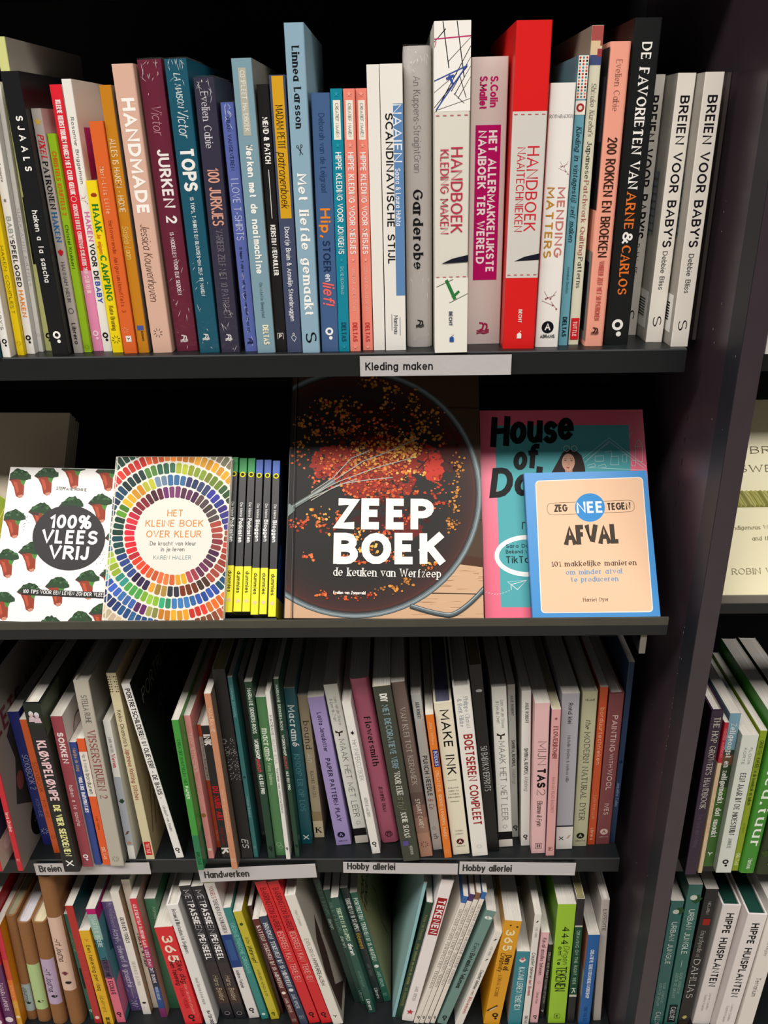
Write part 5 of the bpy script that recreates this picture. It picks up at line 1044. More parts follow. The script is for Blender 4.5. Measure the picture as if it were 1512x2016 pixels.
class Art:
    """printing on a flat cover, laid out where the photograph shows it"""
    def __init__(s, root, P, w, h): s.root, s.P, s.w, s.h, s.m, s.k = root, P, w, h, MB(), 1
    def up(s): s.k += 1
    def add(s, pts, col, local=False, rough=.42):
        q = clip(list(pts) if local else [s.P(*p) for p in pts], s.w, s.h)
        if q: s.m.face([(x, -0.00005 - s.k * 0.000014 - (len(s.m.f) % 17) * 7e-7, z) for x, z in q], mat(col, rough, 'ink'))
    def adds(s, polys, col):
        for p in polys: s.add(p, col)
    def disc(s, cx, cy, rx, ry, col, n=36): s.add(disc(cx, cy, rx, ry, n), col)
    def line(s, pts, wd, col): s.adds(line(pts, wd), col)
    def text(s, t, x0, y0, x1, y1, cap, col, w=.13, style='s', name='cover_lettering'):
        p0, p1 = s.P(x0, y0), s.P(x1, y1)
        pc = s.P(x0, y0 - cap)
        ln = math.hypot(p1[0] - p0[0], p1[1] - p0[1])
        ch = math.hypot(pc[0] - p0[0], pc[1] - p0[1])
        ux, uz = (p1[0] - p0[0]) / ln, (p1[1] - p0[1]) / ln
        m = MB(); mt = mat(col, .45, 'ink'); s.k += 1
        for i, q in enumerate(text_quads(t, ln, ch, w, style)):
            pts = clip([(p0[0] + a * ux - e * uz, p0[1] + a * uz + e * ux) for a, e in q], s.w, s.h)
            if pts: m.face([(x, -0.00006 - s.k * 0.000014 - (i % 17) * 7e-7, z) for x, z in pts], mt)
        if m.f: m.obj(name, s.root)
    def done(s, name='cover_print'):
        if s.m.f: s.m.obj(name, s.root)

def face_book(label, q, y0, th, col, zl=ZL, lean=LEAN, side=None, hc=0, pg='e4ded2', world=None, turn=None):
    sL, cL = math.sin(lean), math.cos(lean)
    X, Zl = Vector((1, 0, 0)), Vector((0, sL, cL))
    n = X.cross(Zl); y0 += YL + .0125; p0 = Vector((0, y0, zl - (y0 - YL - .0007) * sL / cL))      # on the sloping floor of the tray
    if world:
        o, w, h, bta = p0 + X * world[0], world[1], world[2], 0.0
    else:
        c = [on_plane(px, py, p0, n) for px, py in q]           # TL TR BL BR
        tl, tr, bl, br = [((p - p0).dot(X), (p - p0).dot(Zl)) for p in c]
        w = (math.dist(tl, tr) + math.dist(bl, br)) / 2
        h = (math.dist(tl, bl) + math.dist(tr, br)) / 2
        bta = ((math.atan2(tr[1] - tl[1], tr[0] - tl[0]) + math.atan2(br[1] - bl[1], br[0] - bl[0])) / 2 if turn is None else turn)
        cx, cz = sum(p[0] for p in (tl, tr, bl, br)) / 4, sum(p[1] for p in (tl, tr, bl, br)) / 4
        ox = cx - w / 2 * math.cos(bta) + h / 2 * math.sin(bta); oz = cz - w / 2 * math.sin(bta) - h / 2 * math.cos(bta)
        low = min(oz, oz + w * math.sin(bta)); oz -= low; oz += 0.0003
        o = p0 + X * ox + Zl * oz
    ex = math.cos(bta) * X + math.sin(bta) * Zl
    ez = -math.sin(bta) * X + math.cos(bta) * Zl
    ey = ez.cross(ex)
    root = thing('book', label, 'book', o, (0, 0, 0), 'face-out books in the sloping tray')
    root.rotation_euler = Matrix(((ex.x, ey.x, ez.x), (ex.y, ey.y, ez.y), (ex.z, ey.z, ez.z))).to_euler()
    c = .0025 if hc else .0008
    m = MB(); cm = mat(col, .35, 'card'); sm = mat(side or col, .35, 'card')
    m.box(0, w, 0, c, 0, h, cm); m.box(0, w, th - c, th, 0, h, cm); m.box(-.0006, c, .0004, th - .0004, 0.0002, h - .0002, sm)
    m.obj('cover', root)
    m = MB(); i = .003 if hc else .0007
    m.box(c, w - i, c, th - c, i, h - i, mat(pg, .8, 'pages', .1)); m.obj('page_block', root)
    def P(px, py):
        p = on_plane(px, py, o, ey) - o
        return (p.dot(ex), p.dot(ez))
    return root, Art(root, P, w, h)

# --- pale brown backs of books standing behind, in the shade
for i, (x1, yt) in enumerate(((136, 797), (128, 789), (120, 784))):
    r_, a_ = face_book(('brown-backed book at the back of the shaded stack behind the broccoli cover', 'brown-backed book in the middle of the shaded stack behind the broccoli cover', 'foremost brown-backed book of the shaded stack behind the broccoli cover')[i],
                       [(-60, yt - 2), (x1, yt), (-68, 1200), (x1 - 2, 1200)], .049 - i * .0085, .006, 'd8c8ac', pg='e6e0d4')
    r_['group'] = 'brown-backed books stacked in the tray'
# --- lime to orange cover, turned, mostly hidden
rt_, a = face_book('lime to orange cover tilted behind the broccoli cover, cut by the picture edge', [(-78, 840), (42, 921), (-150, 1020), (-20, 1190)], .0185, .006, 'a9b81e', turn=math.radians(-32))
r = random.Random(2)
for i in range(14):
    f = i / 14
    col = '%02x%02x%02x' % (int(120 + 110 * min(1, f * 1.6)), int(140 + 10 * f - 40 * max(0, f - .5)), 20)
    a.add([(0, a.h * (1 - f - .08)), (a.w, a.h * (1 - f - .08)), (a.w, a.h * (1 - f)), (0, a.h * (1 - f))], col, local=True)
a.up()
for i in range(16):
    an = math.radians(20 + i * 9); cx, cz = a.w * .7, a.h * .3
    a.adds([], ''); 
    for q in line([(cx + .02 * math.cos(an), cz + .02 * math.sin(an)), (cx + .2 * math.cos(an), cz + .2 * math.sin(an))], .0006): a.add(q, 'd8d46a', local=True)
a.done()
# --- broccoli cover
rt_, a = face_book('white cover with broccoli drumsticks and a dark round title reading VLEES VRIJ', [(13.7, 917), (243, 931), (-14, 1229), (230, 1226)], .0035, .009, 'f1f0ec')
r = random.Random(4); P0 = a.P
for cx, cy in ((140, 740), (345, 722), (545, 672), (800, 690), (100, 1040), (300, 990), (530, 945), (745, 925), (50, 1335), (225, 1290), (20, 1650), (215, 1585), (425, 1545), (650, 1495), (370, 1835), (595, 1800), (750, 1745), (830, 1460), (870, 1185)):
    X0, Y0 = cx * .2646, 740 + cy * .2646 + 3; X, Y = 0, 0
    a.P = (lambda f: (lambda px, py: f(X0 + px * 1.2, Y0 + py * 1.08)))(P0)
    a.add([(X - 20, Y + 3), (X - 15, Y - 3), (X, Y), (X - 4, Y + 12), (X - 13, Y + 8)], '4a3a34')
    a.add([(X - 14, Y + 6), (X + 2, Y + 4), (X + 9, Y + 14), (X + 8, Y + 33), (X + 1, Y + 39), (X - 5, Y + 35), (X - 8, Y + 20)], '96402c')
    a.up()
    a.add([(X - 9, Y + 8), (X - 3, Y + 10), (X, Y + 26), (X - 3, Y + 30), (X - 6, Y + 20)], 'b8563c')
    a.add([(X - 2, Y + 34), (X + 6, Y + 32), (X + 6, Y + 37), (X, Y + 39)], 'c98a74')
    a.add([(X + 2, Y + 2), (X + 14, Y + 1), (X + 8, Y + 16), (X + 4, Y + 12)], '4f8a3c')
    a.add([(X - 16 + 36 * t / 11, Y - 2 - 13 * math.sin(math.pi * t / 11) + r.uniform(-2, 2)) for t in range(12)] + [(X + 20, Y + 4), (X + 8, Y + 7), (X - 6, Y + 3), (X - 16, Y + 3)], '2f4a30')
    a.up()
    for i in range(12):
        t = r.uniform(.1, .9)
        a.disc(X - 16 + 36 * t, Y - 2 - r.uniform(.2, .9) * 11 * math.sin(math.pi * t), 2.2, 2, ('3e5f3a', '49704a', '263c28')[i % 3], 7)
a.P = P0; a.up()
for i in range(26):
    a.disc(r.uniform(45, 60) if i < 10 else r.uniform(190, 215), r.uniform(1010, 1045) if i < 10 else r.uniform(1080, 1115), .7, .7, '303030', 6)
a.up(); a.disc(135.7, 1059, 71.5, 64, '39383a', 48)
a.add([(44, 1159), (240, 1168), (240, 1180), (43, 1171)], '2c2b2d')
a.done()
for t in (('STEPFANIE ROMINE', 111, 964, 170, 967.5, 5.5, '6c6a68', .12), ('100%', 98, 1039.5, 179, 1042, 25, 'faf8f4', .21), ('VLEES', 81, 1069, 191, 1072.5, 25, 'faf8f4', .21), ('VRIJ', 95, 1100, 173, 1103, 25, 'faf8f4', .21), ('100 TIPS VOOR EEN LEVEN ZONDER VLEES VIS', 45, 1167.5, 222, 1176, 7, 'efedea', .13)):
    a.text(*t)
# --- colour swatch cover
rt_, a = face_book('cream cover with rings of painted colour swatches round its title', [(227.8, 898), (453.5, 900), (202.6, 1222.5), (442, 1222)], -.011, .0105, 'e0dbce', hc=1)
KC = [[(0, 'a04a40'), (45, '5a4a4c'), (70, '5a3458'), (90, '70386c'), (120, '5c2838'), (140, '8c2838'), (160, 'c22c3c'), (190, 'd42838'), (225, 'd8402c'), (245, 'dc6a3c'), (265, 'e0703a'), (280, 'e6b030'), (292, 'b04a54'), (310, '6c3858'), (335, '4a2c48'), (350, '8c3c40')],
      [(0, 'a85c48'), (15, '44408c'), (45, '3c44a0'), (62, '3a4468'), (90, '3c6a98'), (105, '6f8ca0'), (118, 'b0b040'), (130, 'e6a028'), (140, 'ecb028'), (150, '5c8c2c'), (165, '1f4c38'), (190, '184850'), (212, '2c4478'), (235, '35284a'), (248, 'e09030'), (258, 'a8843c'), (272, '343a40'), (285, '7a3c24'), (300, '4c3828'), (320, 'a0483c'), (345, 'b04438')],
      [(0, '3c6858'), (30, '3a5c38'), (60, '7c9438'), (80, 'a4b03c'), (95, '38684c'), (110, '4c7c3c'), (122, '24403c'), (150, '2a5068'), (180, '2c6474'), (205, '9cb83c'), (220, '3c9c8c'), (235, '4ca050'), (252, '8cb438'), (266, '36a078'), (275, '3a70a4'), (300, '3450a0'), (325, '24506c'), (345, '24645c')],
      [(0, '4c5c88'), (45, 'd8a034'), (70, 'e09c30'), (90, 'e08430'), (105, 'd86030'), (120, 'd83c34'), (150, 'd84040'), (180, '3c8cb0'), (205, '4ca49c'), (220, '3c60b8'), (236, '4468a8'), (246, '602c60'), (256, '8c8c50'), (264, 'e0902c'), (276, 'e0a428'), (286, 'd83c30'), (305, 'e0742c'), (330, '8c5c34')],
      [(0, '5c5c68'), (60, '8c8468'), (95, 'd8b040'), (120, '2c5448'), (150, '30586c'), (200, '6c4ca0'), (225, '2c3c6c'), (245, '2c5888'), (268, '4c3c5c'), (290, '7c4830'), (310, 'a0542c')],
      [(0, '64707c'), (120, '7c9c94'), (200, '344c88'), (235, 'c8b494'), (300, '7c6c58')]]
def stops(L, an):
    an %= 360
    prev = L[-1][0] - 360, L[-1][1]
    for p in L + [(L[0][0] + 360, L[0][1])]:
        if p[0] >= an: return prev[1] if an - prev[0] < p[0] - an else p[1]
        prev = p
    return L[0][1]
r = random.Random(9)
for k, (r0, r1, n) in enumerate(((77, 96, 47), (101, 119, 56), (124.5, 142, 68), (148, 165, 80), (170, 188, 92), (193, 210, 104))):
    for i in range(n):
        an = i * 360 / n + k * 3
        c0 = stops(KC[k], an); v = r.uniform(-.12, .14)
        rgb = [max(0, min(255, int(int(c0[j:j + 2], 16) * (1 + v)) // 12 * 12)) for j in (0, 2, 4)]
        hw = math.pi / n * .88
        A0 = math.radians(an); pts = []
        e0, e1 = r0 - 1 + r.uniform(-1, 1), r1 + 1.5 + r.uniform(-1, 1)
        for rr, dd in ((e0 + 1.5, -1), (e0, -.6), (e0, .6), (e0 + 1.5, 1), (e1 - 2.5, 1), (e1, .5), (e1, -.5), (e1 - 2.5, -1)):
            t = A0 + dd * hw * (1.0 if rr < (e0 + e1) / 2 else .93)
            pts.append((341.5 + rr * math.cos(t), 1055 - rr * math.sin(t)))
        a.add(pts, '%02x%02x%02x' % tuple(rgb))
a.up(); a.add([(231, 899), (233, 899), (208, 1222), (206, 1222)], 'd8d2c6')
a.done()
for t in (('HET', 329, 1016.5, 360, 1016.5, 12.4, 'd58a44', .12), ('KLEINE BOEK', 286, 1037, 400, 1037, 12.6, 'd58a44', .12), ('OVER KLEUR', 287.5, 1058, 396, 1058, 12.6, 'd58a44', .12), ('De kracht van kleur', 295, 1074, 386, 1074, 7.6, '4e5456', .11), ('in je leven', 316.5, 1085.5, 363, 1085.5, 7.6, '4e5456', .11), ('KAREN HALLER', 301.5, 1101.5, 376, 1101.5, 7.6, '7d9492', .1)):
    a.text(*t)
# --- six slim spines beside it
def place_leaning(B, zs):
    TL, TR, BL, BR = B['q']
    bm = ((BL[0] + BR[0]) / 2, (BL[1] + BR[1]) / 2); tm = ((TL[0] + TR[0]) / 2, (TL[1] + TR[1]) / 2)
    X, Zl = Vector((1, 0, 0)), Vector((0, math.sin(LEAN), math.cos(LEAN))); n = X.cross(Zl)
    p = on_z(bm[0], bm[1], zs)
    q = on_plane(tm[0], tm[1], p, n) - p
    w = 0
    for u, v in ((TL, TR), (BL, BR)):
        w += (on_plane(v[0], v[1], p, n) - on_plane(u[0], u[1], p, n)).length / 2
    B.update(x=p.x, y=p.y, z=p.z, roll=math.atan2(q.dot(X), q.dot(Zl)), h=q.length, t=w, tm=tm, bm=bm)
SP = []
for i, (q, top, wd, y0) in enumerate((('453 900 467 900 441.5 1205 457 1205', '2c9a52', 'Podcasten', 1),('470 902 486 902 459 1204 475 1204', '1f9a4a', 'Podcasten', 1), ('488 902 503 902 476.5 1204 492 1204', '1f9a4a', 'Podcasten', 1),
    ('504.5 905 519 905 493 1210 508 1210', '2450a8', 'Bloggen', 2), ('521.5 905 536 905 510 1209 525 1209', '2450a8', 'Bloggen', 2), ('538.5 907 552.5 907 527 1214 543 1214', '2450a8', 'Bloggen', 3))):
    v = [float(s) for s in q.split()]
    d = v[1] - 900
    b(2, q, '121214', ('black and yellow spine with green top about Podcasten, touching the swatch cover', 'black and yellow spine with green top about Podcasten, middle one of its three', 'black and yellow spine with green top about Podcasten, beside the blue-topped ones',
        'black and yellow spine with blue top about Bloggen, beside the green-topped ones', 'black and yellow spine with blue top about Bloggen, middle one of its three', 'black and yellow spine with blue top about Bloggen, beside the soap book')[i],
      ('De kleine', 988 + d * .8, 1016 + d * .8, .5, .34, 'e4e4e0', .12), (wd, 1019 + d * .8, (1066 if wd[0] == 'P' else 1062) + d * .8, .5, .5, 'f4f4f0', .17), ('dummies', 1123 + d, 1165 + d, .5, .46, '1a1a14', .15), ('@ball', 1181 + d, .5, .5, 'efc8a0'), ('@ball', 933 + d * .6, .5, .72, 'f0e61c'), ('@ball', 933 + d * .6, .5, .46, '3a3a20'),
      bands=[(0, 929 + d, top), (1113 + d, 1400, 'f2ea12')], d=.062, side=('121214', '16233f') if i == 5 else None,
      **({'rp': [('p', '24509c', [disc(.45, .28, .3, .2, 24)]), (.0, .0, .95, .12, 'e8d820')]} if i == 5 else {}))
for B in ROWS[2]: place_leaning(B, ZL + .0016)
for i in range(1, 6):                  # side by side without sharing space
    A, D = ROWS[2][i - 1], ROWS[2][i]
    gap = (D['x'] - D['t'] / 2) - (A['x'] + A['t'] / 2)
    if gap < .0011:
        A['t'] -= (.0011 - gap) / 2; D['t'] -= (.0011 - gap) / 2
for B in ROWS[2]:
    B['roll'] = sum(C_['roll'] for C_ in ROWS[2]) / 6
    build_book(B, 'slim spines in the tray', lean=-LEAN)
m = MB()                                # a flat riser on the tray floor under the slim books
f0, f1, f2, f3 = (YL + .001, ZL), (YL + .001 + .003 * sl, ZL + .003 * cl_), (YL + .07 * cl_ + .003 * sl, ZL - .07 * sl + .003 * cl_), (YL + .07 * cl_, ZL - .07 * sl)
xa, xb = ROWS[2][0]['x'] - ROWS[2][0]['t'] / 2 + .0025, ROWS[2][5]['x'] + .006
f = (f0, f1, f2, f3)
for i in range(4):
    A, D = f[i], f[(i + 1) % 4]
    m.face([(xa, A[0], A[1]), (xa, D[0], D[1]), (xb, D[0], D[1]), (xb, A[0], A[1])], SHELF)
m.face([(xa, y, z) for y, z in f], SHELF); m.face([(xb, y, z) for y, z in f][::-1], SHELF)
m.obj('riser', display)
# --- soap book
rt_, a = face_book('large dark cover of a steaming pot with orange petals, white title ZEEP BOEK', [(577, 727), (943, 726), (559, 1219), (952.6, 1221.6)], -.0095, .02, '191617', hc=1)
a.add([(540, 700), (980, 700), (980, 1240), (540, 1240)], 'cba684')
a.add([(540, 700), (980, 700), (980, 1100), (540, 1100)], '4c3a2c')
a.up(); r = random.Random(12)
for i in range(60):
    y = r.uniform(1105, 1220); x = r.uniform(800, 950)
    a.add([(x, y), (x + r.uniform(10, 40), y + r.uniform(-1, 1)), (x + r.uniform(10, 40), y + 1), (x, y + .8)], ('b08460', '9a7050', 'd8b090')[i % 3])
for y in (800, 880, 1020, 1104, 1166): a.line([(760, y), (960, y + 4)], 2.2, '2c1c12')
a.add([(860, 1086), (960, 1100), (960, 1118), (880, 1108)], '4a2c1c')
a.up(); CX, CY, RX, RY = 700, 972, 250, 246
for k, col in ((1.0, '4a5254'), (.992, '748084'), (.984, '8f9b9d'), (.975, '6c787c'), (.963, '454a4c'), (.953, '302a2a')):
    a.disc(CX, CY, RX * k, RY * k, col, 64); a.up()
for i in range(16):                    # the liquid, redder towards the wall of the pot
    t = i / 15; k = .945 - .26 * t
    a.disc(CX, CY, RX * k, RY * k, '%02x%02x%02x' % (int(78 - 40 * t ** .5), int(44 - 7 * t ** .5), int(40 - 4 * t ** .5)), 64); a.up()
V = lambda x, y: (540 + x * .291, 740 + y * .291)
for cx, cy, rx, ry, col, n in ((700, 560, 330, 160, '6a1e18', 60), (400, 600, 150, 120, '9a2c20', 40), (900, 560, 240, 110, '8c261c', 50), (1080, 620, 60, 90, 'c03424', 22), (700, 720, 240, 120, '8a261a', 50), (700, 300, 300, 130, '3a1012', 30), (780, 960, 260, 120, '3c1414', 30), (900, 1040, 90, 60, '6a1c18', 14), (1190, 500, 60, 160, '4a1e1a', 20)):
    for i in range(n * 4):
        an, q = r.uniform(0, 6.28), r.random() ** .5
        x, y = V(cx + rx * q * math.cos(an), cy + ry * q * math.sin(an)); s = r.uniform(2.5, 8)
        a.add([(x + s * math.cos(t) * r.uniform(.7, 1.2), y + s * .8 * math.sin(t) * r.uniform(.7, 1.2)) for t in (0, .9, 1.9, 2.8, 3.8, 4.7, 5.5)], col)
    a.up()
CL = ((320, 190, 80, 40, 1), (500, 190, 90, 60, 1), (740, 190, 60, 50, 1), (660, 40, 110, 40, 1), (810, 80, 70, 50, 1), (200, 320, 80, 60, 1), (290, 400, 80, 60, 1), (170, 470, 50, 50, 1), (150, 550, 40, 40, 0), (470, 260, 70, 50, 1), (470, 370, 50, 40, 1), (760, 390, 80, 40, 1),
      (330, 590, 100, 90, 0), (270, 710, 40, 40, 0), (580, 500, 100, 60, 1), (720, 480, 110, 70, 2), (880, 500, 120, 80, 2), (950, 420, 90, 60, 1), (1010, 350, 60, 60, 1), (1110, 400, 50, 60, 1), (950, 180, 60, 90, 1), (1060, 270, 80, 60, 1),
      (780, 640, 130, 70, 0), (620, 690, 140, 80, 0), (920, 660, 90, 50, 2), (870, 790, 140, 40, 0), (560, 800, 90, 40, 0), (720, 770, 110, 60, 0), (1100, 740, 50, 90, 0), (290, 960, 90, 70, 2), (190, 1000, 50, 40, 0), (130, 1000, 30, 40, 0), (330, 1030, 60, 40, 0), (560, 1080, 70, 70, 2), (640, 1160, 80, 60, 2), (760, 1060, 110, 60, 0), (870, 1220, 70, 30, 2),
      (780, 1230, 40, 60, 0), (1060, 1290, 70, 50, 2), (1110, 850, 60, 60, 0), (1240, 620, 40, 120, 1), (1230, 850, 40, 110, 1), (1190, 1000, 40, 90, 1), (230, 1220, 50, 30, 0), (470, 1220, 40, 20, 0), (590, 1260, 60, 20, 0), (340, 1480, 60, 30, 0), (500, 1500, 110, 20, 0), (660, 1490, 40, 30, 0), (800, 1440, 100, 30, 1), (900, 1390, 40, 30, 1), (440, 960, 40, 60, 0), (900, 960, 50, 70, 0))
CL += ((620, 560, 330, 90, 0), (820, 520, 190, 80, 2), (640, 600, 260, 90, 1), (700, 720, 230, 110, 0), (560, 330, 330, 150, 0), (880, 470, 150, 70, 1))
for cx, cy, rx, ry, kd in CL:
    for i in range(min(150, int(6 + rx * ry / 240))):
        x, y = V(cx + r.gauss(0, rx * .5), cy + r.gauss(0, ry * .5)); s = r.uniform(1.2, 4.0)
        col = (('b83c20', 'd05a2e', '98301c', 'e0763c'), ('bc7830', 'd89240', '9c6028', 'c48440'), ('d88a34', 'e8ac4c', 'c86428', 'f0c060'))[kd][r.randrange(4)]
        t0 = r.uniform(0, 6)
        a.add([(x + s * math.cos(t0 + t) * r.uniform(.6, 1.2), y + s * math.sin(t0 + t) * r.uniform(.5, 1.1)) for t in (0, 1.1, 2.1, 3.2, 4.2, 5.2)], col)
    a.up()
for p in (((250, 790), (400, 690), (520, 560), (640, 510)), ((250, 800), (420, 700), (600, 580), (760, 520), (960, 430)), ((240, 815), (440, 715), (700, 620), (940, 555)), ((240, 830), (470, 730), (640, 705), (800, 690)), ((250, 845), (420, 745), (560, 700)), ((640, 420), (760, 340), (900, 320), (980, 340)), ((990, 480), (1040, 500), (1040, 560), (980, 620))):
    a.line([V(*q) for q in p], 1.8, 'aaa69e' if p[0][0] < 300 else '3a2420')
a.line([V(100, 905), V(250, 815), V(400, 715)], 8, '6c7672'); a.up(); a.line([V(100, 900), V(250, 812), V(400, 712)], 1.6, 'aab2ae'); a.line([V(40, 960), V(110, 900)], 17, '7a8884')
hp = [(930 + 500 * t, 1560 + 62 * math.sin(min(1, t / .62) * 1.5708) - 195 * max(0, t - .5) ** 1.5 * 2.83) for t in [i / 20 for i in range(21)]]
a.up(); a.line([V(*q) for q in hp], 9.5, '333e42'); a.up(); a.line([V(x, y - 3) for x, y in hp], 5.5, '5c696c'); a.up(); a.line([V(x, y - 9) for x, y in hp], 1.8, 'a4b0b2')
a.up(); a.line([(587, 727), (576, 1219)], 1.6, '0c0a0b'); a.line([(584, 727), (573, 1219)], .9, '5a5654')
a.done()
for t in (('ZEEP', 659, 1041.5, 853, 1043, 56, 'fbf6ea', .25), ('BOEK', 657, 1110.5, 874, 1111, 57, 'fbf6ea', .25), ('de keuken van Werfzeep', 656, 1134, 868, 1138, 15.5, 'f4efe6', .1, 'f'), ('Evelien van Zonneveld', 656.5, 1170, 719.5, 1171, 6, 'efeae2', .16)):
    a.text(*t)
# --- pink and teal cover with the girl's portrait
rt_, a = face_book('pink cover with teal panel, brush lettering House of and a portrait, behind the blue-edged cover', [(945.6, 807.5), (1265, 806.7), (954.7, 1221), (1297, 1219)], .0022, .010, 'ee6884')
U = lambda x, y: (920 + x * .2778, 740 + y * .2778)
a.add([U(193, 352), U(1143, 348), U(1200, 1640), U(238, 1640)], '52a8ae')
a.up()
for p in (((815, 590), (1005, 440), (1265, 640)), ((835, 612), (1005, 462), (1255, 655)), ((850, 650), (1260, 668)), ((905, 570), (965, 565), (965, 605), (905, 605), (905, 570)), ((1020, 570), (1070, 570), (1075, 630), (1015, 630), (1020, 570)), ((1100, 560), (1130, 560), (1130, 610), (1100, 610), (1100, 560)), ((975, 540), (1020, 530), (1025, 575)), ((850, 635), (900, 620), (910, 640), (860, 650)), ((925, 640), (975, 625), (985, 645), (935, 655)), ((1185, 500), (1215, 450), (1245, 500), (1185, 500)), ((1190, 500), (1190, 600), (1240, 610), (1240, 500)), ((1165, 600), (1195, 600), (1190, 640), (1165, 635), (1165, 600)), ((1145, 410), (1150, 440), (1168, 400))):
    a.line([U(*q) for q in p], .9, 'b9d3d2')
for i in range(12): a.line([U(850 + i * 13, 590 - i * 10.4), U(862 + i * 13, 590 - i * 10.4)], 1, 'b9d3d2')
a.add([U(*p) for p in ((560, 760), (600, 680), (650, 590), (675, 545), (715, 520), (770, 530), (810, 565), (832, 640), (845, 760))], '2a1c18')
a.up(); a.add([U(*p) for p in ((640, 760), (690, 690), (760, 690), (830, 760))], '1e1a1e'); a.add([U(*p) for p in ((690, 640), (745, 650), (745, 705), (695, 700))], 'bd8c78')
a.up(); a.add([U(p[0], p[1]) for p in disc(716, 612, 46, 62, 22)], 'd6a68e'); a.up()
a.add([U(*p) for p in ((668, 600), (680, 560), (716, 548), (752, 562), (766, 610), (775, 560), (740, 528), (690, 532), (664, 560))], '2a1c18')
for ex in (695, 738): a.add([U(*p) for p in disc(ex, 600, 8, 3.4, 8)], '2c1c1a'); a.line([U(ex - 11, 588), U(ex + 10, 587)], .7, '3c2620')
a.line([U(718, 604), U(722, 630), U(714, 634)], .7, 'b07c66'); a.add([U(*p) for p in ((698, 650), (712, 645), (728, 648), (715, 658))], 'b0443c')
a.adds([ [U(*p) for p in q] for q in ring(703, 515, 20, 4, 14) + ring(757, 515, 20, 4, 14)], 'd8e4e2')
E2 = []
for q in ring(430, 1275, 222, 32, 40, ry=132): E2.append([U(*p) for p in q])
a.adds(E2, 'f4f4ee')
a.line([U(285, 1460), U(420, 1448), U(355, 1515), U(325, 1490), U(285, 1460)], 1, 'f0f4f2'); a.line([U(420, 1448), U(310, 1480), U(312, 1515)], 1, 'f0f4f2')
for i in range(9): a.line([U(300 - i * 20, 1520 + 26 * math.sin(i / 9 * 3.1)), U(290 - i * 20, 1524 + 26 * math.sin(i / 9 * 3.1))], .8, 'f4dce0')
a.line([U(390, 1085), U(392, 1040), U(425, 1035)], 2, '16181a')
a.done()
for t in (('House', 968, 880, 1136, 866, 55, '121416', .2, 'h'), ('of', 1012, 925, 1064, 922, 45, '121416', .21, 'h'), ('Dol', 966, 980, 1072, 974, 54, '121416', .21, 'h'), ('Sara Dol', 996, 1079, 1044, 1078, 7, '1e3c44', .14), ('Bekend van', 996, 1090, 1050, 1089, 7, '1e3c44', .14), ('TikTok', 996, 1109, 1052, 1108, 13, '16282c', .13)):
    a.text(*t)
# --- blue-edged cover
rt_, a = face_book('blue-edged cream cover reading NEE TEGEN AFVAL, in front of the pink cover', [(1035, 935.5), (1275.6, 927), (1046.5, 1219), (1298, 1218)], -.0118, .0098, '3b8fd2', side='2a68a4')
def rrect(c4, rr):
    out = []
    for i in range(4):
        p, q, s = c4[i - 1], c4[i], c4[(i + 1) % 4]
        d0, d1 = math.dist(p, q), math.dist(q, s)
        A_, B_ = (q[0] + (p[0] - q[0]) * rr / d0, q[1] + (p[1] - q[1]) * rr / d0), (q[0] + (s[0] - q[0]) * rr / d1, q[1] + (s[1] - q[1]) * rr / d1)
        for t in (0, .25, .5, .75, 1):
            u = 1 - t
            out.append((u * u * A_[0] + 2 * u * t * q[0] + t * t * B_[0], u * u * A_[1] + 2 * u * t * q[1] + t * t * B_[1]))
    return out
a.add(rrect([U(481, 743), U(1243, 716), U(1318, 1674), U(523, 1682)], 9), 'f6efe6'); a.up()
a.add(rrect([U(486, 748), U(1238, 721), U(1311, 1668), U(529, 1677)], 8), 'eec6a4'); a.up()
pill = rrect([U(563, 903), U(1180, 880), U(1187, 962), U(568, 987)], 11); pill.append(pill[0])
a.line(pill, .8, '5c4c3c'); a.up()
a.add([U(*p) for p in disc(869, 933, 106, 101, 40)], '3b8fd2')
a.add([U(1240, 1722), U(1362, 1700), U(1362, 1726)], 'f0e8e4')
a.done()
for t in (('ZEG', 1092, 1008, 1117, 1007, 13.5, '443a30', .19), ('NEE', 1136, 1010.5, 1188, 1009, 21, 'f6f8fa', .17), ('TEGEN', 1195.5, 1004.5, 1241.5, 1003, 13.5, '443a30', .19), ('AFVAL', 1113, 1073, 1220.5, 1069.5, 36, '443a30', .24), ('101 makkelijke manieren', 1086, 1116, 1253, 1112.5, 10, '5a4a3e', .14, 'f'), ('om minder afval', 1114, 1131.5, 1225, 1129, 9.5, '6c9cc4', .14, 'f'), ('te produceren', 1124, 1146, 1217.5, 1144, 9.5, '6c9cc4', .14, 'f'), ('Harriet Dyer', 1148, 1184.5, 1198.5, 1183.5, 7, '6a5848', .12, 'f')):
    a.text(*t)
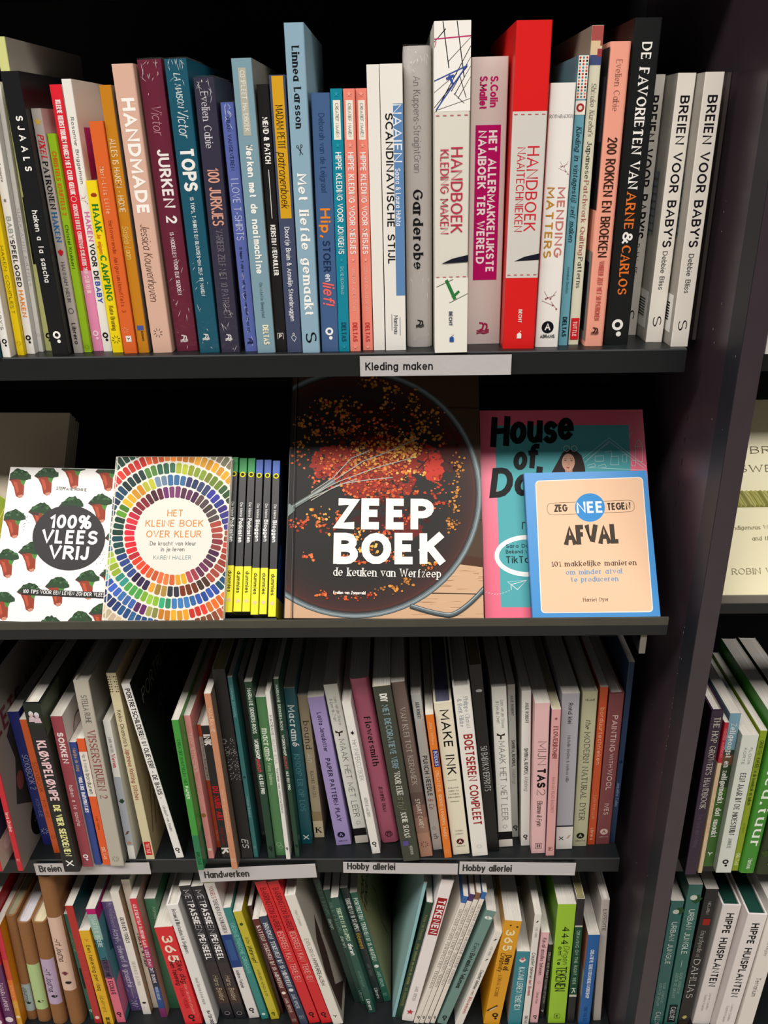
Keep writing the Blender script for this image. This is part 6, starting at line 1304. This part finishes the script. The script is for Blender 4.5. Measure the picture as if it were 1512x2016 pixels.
# --- pale cover beyond the upright
rt_, a = face_book('pale cream cover with a green braid, half hidden beyond the upright', None, -.0118, .012, 'ece4bd', zl=ZL2, world=(XP + .012, .142, .222))
r = random.Random(8)
a.add([(1400, 968), (1700, 964), (1700, 996), (1400, 1000)], '77762f'); a.up()
for i in range(34):
    x = 1400 + i * 9; y = 984 - i * .12
    a.add([(x, y - 15), (x + 7, y - 18), (x + 14, y - 12), (x + 26, y + 10), (x + 24, y + 15), (x + 15, y + 9)], ('9c9a48', 'a8a658', '85843a', 'b2ae66')[i % 4]); a.up()
    a.line([(x + 3, y - 14), (x + 12, y - 4), (x + 22, y + 12)], .9, '5c5a24')
a.done()
for t in (('BRAIDING', 1477, 893, 1635, 889, 13, '5a5640', .09, 'f'), ('SWEETGRASS', 1455, 930, 1672, 926, 13, '5a5640', .09, 'f'), ('Indigenous Wisdom, Scientific Knowledge', 1441, 1043, 1668, 1039, 7.5, '8a8464', .09, 'f'), ('and the Teachings of Plants', 1481, 1064, 1640, 1061, 7.5, '8a8464', .09, 'f'), ('ROBIN WALL KIMMERER', 1441, 1131, 1668, 1127, 11, '8a8464', .08, 'f')):
    a.text(*t)

# ------------------------------------------------------------------ shelf labels: a printed card in a clear holder clipped to the edge
def shelf_label(words_, lab, q, tx, y=-.0042):
    pl = [on_y(px, py, y) for px, py in q]              # TL TR BL BR
    tl, tr, bl, br = [Vector((p.x, p.z)) for p in pl]
    ex = ((tr - tl) + (br - bl)).normalized(); w = ((tr - tl).length + (br - bl).length) / 2; h = ((tl - bl).length + (tr - br).length) / 2
    o = (bl + br) / 2 - ex * w / 2
    zt = min((Z1, Z3), key=lambda z: abs(z - o.y))
    h = min(h, zt - .0012 - max(o.y, o.y + w * ex.y))        # the card stays on the front edge of the board
    root = thing('shelf_label', lab, 'label', (o.x, y, o.y), (0, -math.atan2(ex.y, ex.x), 0), 'labels on the shelf edges')
    m = MB(); m.box(0, w, 0, .0006, 0, h, mat('c8c4c4', .5, 'card')); m.obj('card', root)
    m = MB(); cl = mat('ffffff', .1, 'clear', .05)
    m.face([(-.0004, -.0006, -.0004), (w + .0004, -.0006, -.0004), (w + .0004, -.0006, h + .0008), (-.0004, -.0006, h + .0008)], cl)
    m.face([(-.0004, -.0006, h + .0008), (w + .0004, -.0006, h + .0008), (w + .0004, .003, h + .0008), (-.0004, .003, h + .0008)], cl)
    m.obj('clear_holder', root)
    ux = Vector((ex.x, 0, ex.y)); uz = Vector((-ex.y, 0, ex.x)); O3 = Vector((o.x, y, o.y))
    P = lambda px, py: ((on_y(px, py, y) - O3).dot(ux), (on_y(px, py, y) - O3).dot(uz))
    A_ = Art(root, P, w, h); A_.text(words_, *tx, '18171a', .15, 's', 'label_lettering')
shelf_label('Kleding maken', 'white shelf label reading Kleding maken under the top shelf', [(708.5, 701), (1007, 698.5), (709, 741.5), (1006, 737)], (719.5, 729.5, 852, 728, 15))
shelf_label('Breien', 'white shelf label reading Breien', [(68.6, 1699), (295, 1697), (71.5, 1723), (298, 1720.5)], (79, 1717, 122, 1716, 12))
shelf_label('Handwerken', 'white shelf label reading Handwerken, hanging a little askew', [(392, 1711), (623.6, 1701), (396, 1737), (623.6, 1727)], (404, 1729, 491, 1726, 12.5), -.0050)
shelf_label('Hobby allerlei', 'white shelf label reading Hobby allerlei under the papercut and paint books', [(675, 1693), (901, 1696), (675.5, 1718), (901, 1722)], (684, 1711.5, 777.5, 1713, 12.5))
shelf_label('Hobby allerlei', 'white shelf label reading Hobby allerlei under the black stamped and pink TAS books', [(903, 1696), (1132.7, 1699), (904, 1721), (1131, 1723)], (911, 1715, 1006.5, 1716.5, 12.5))
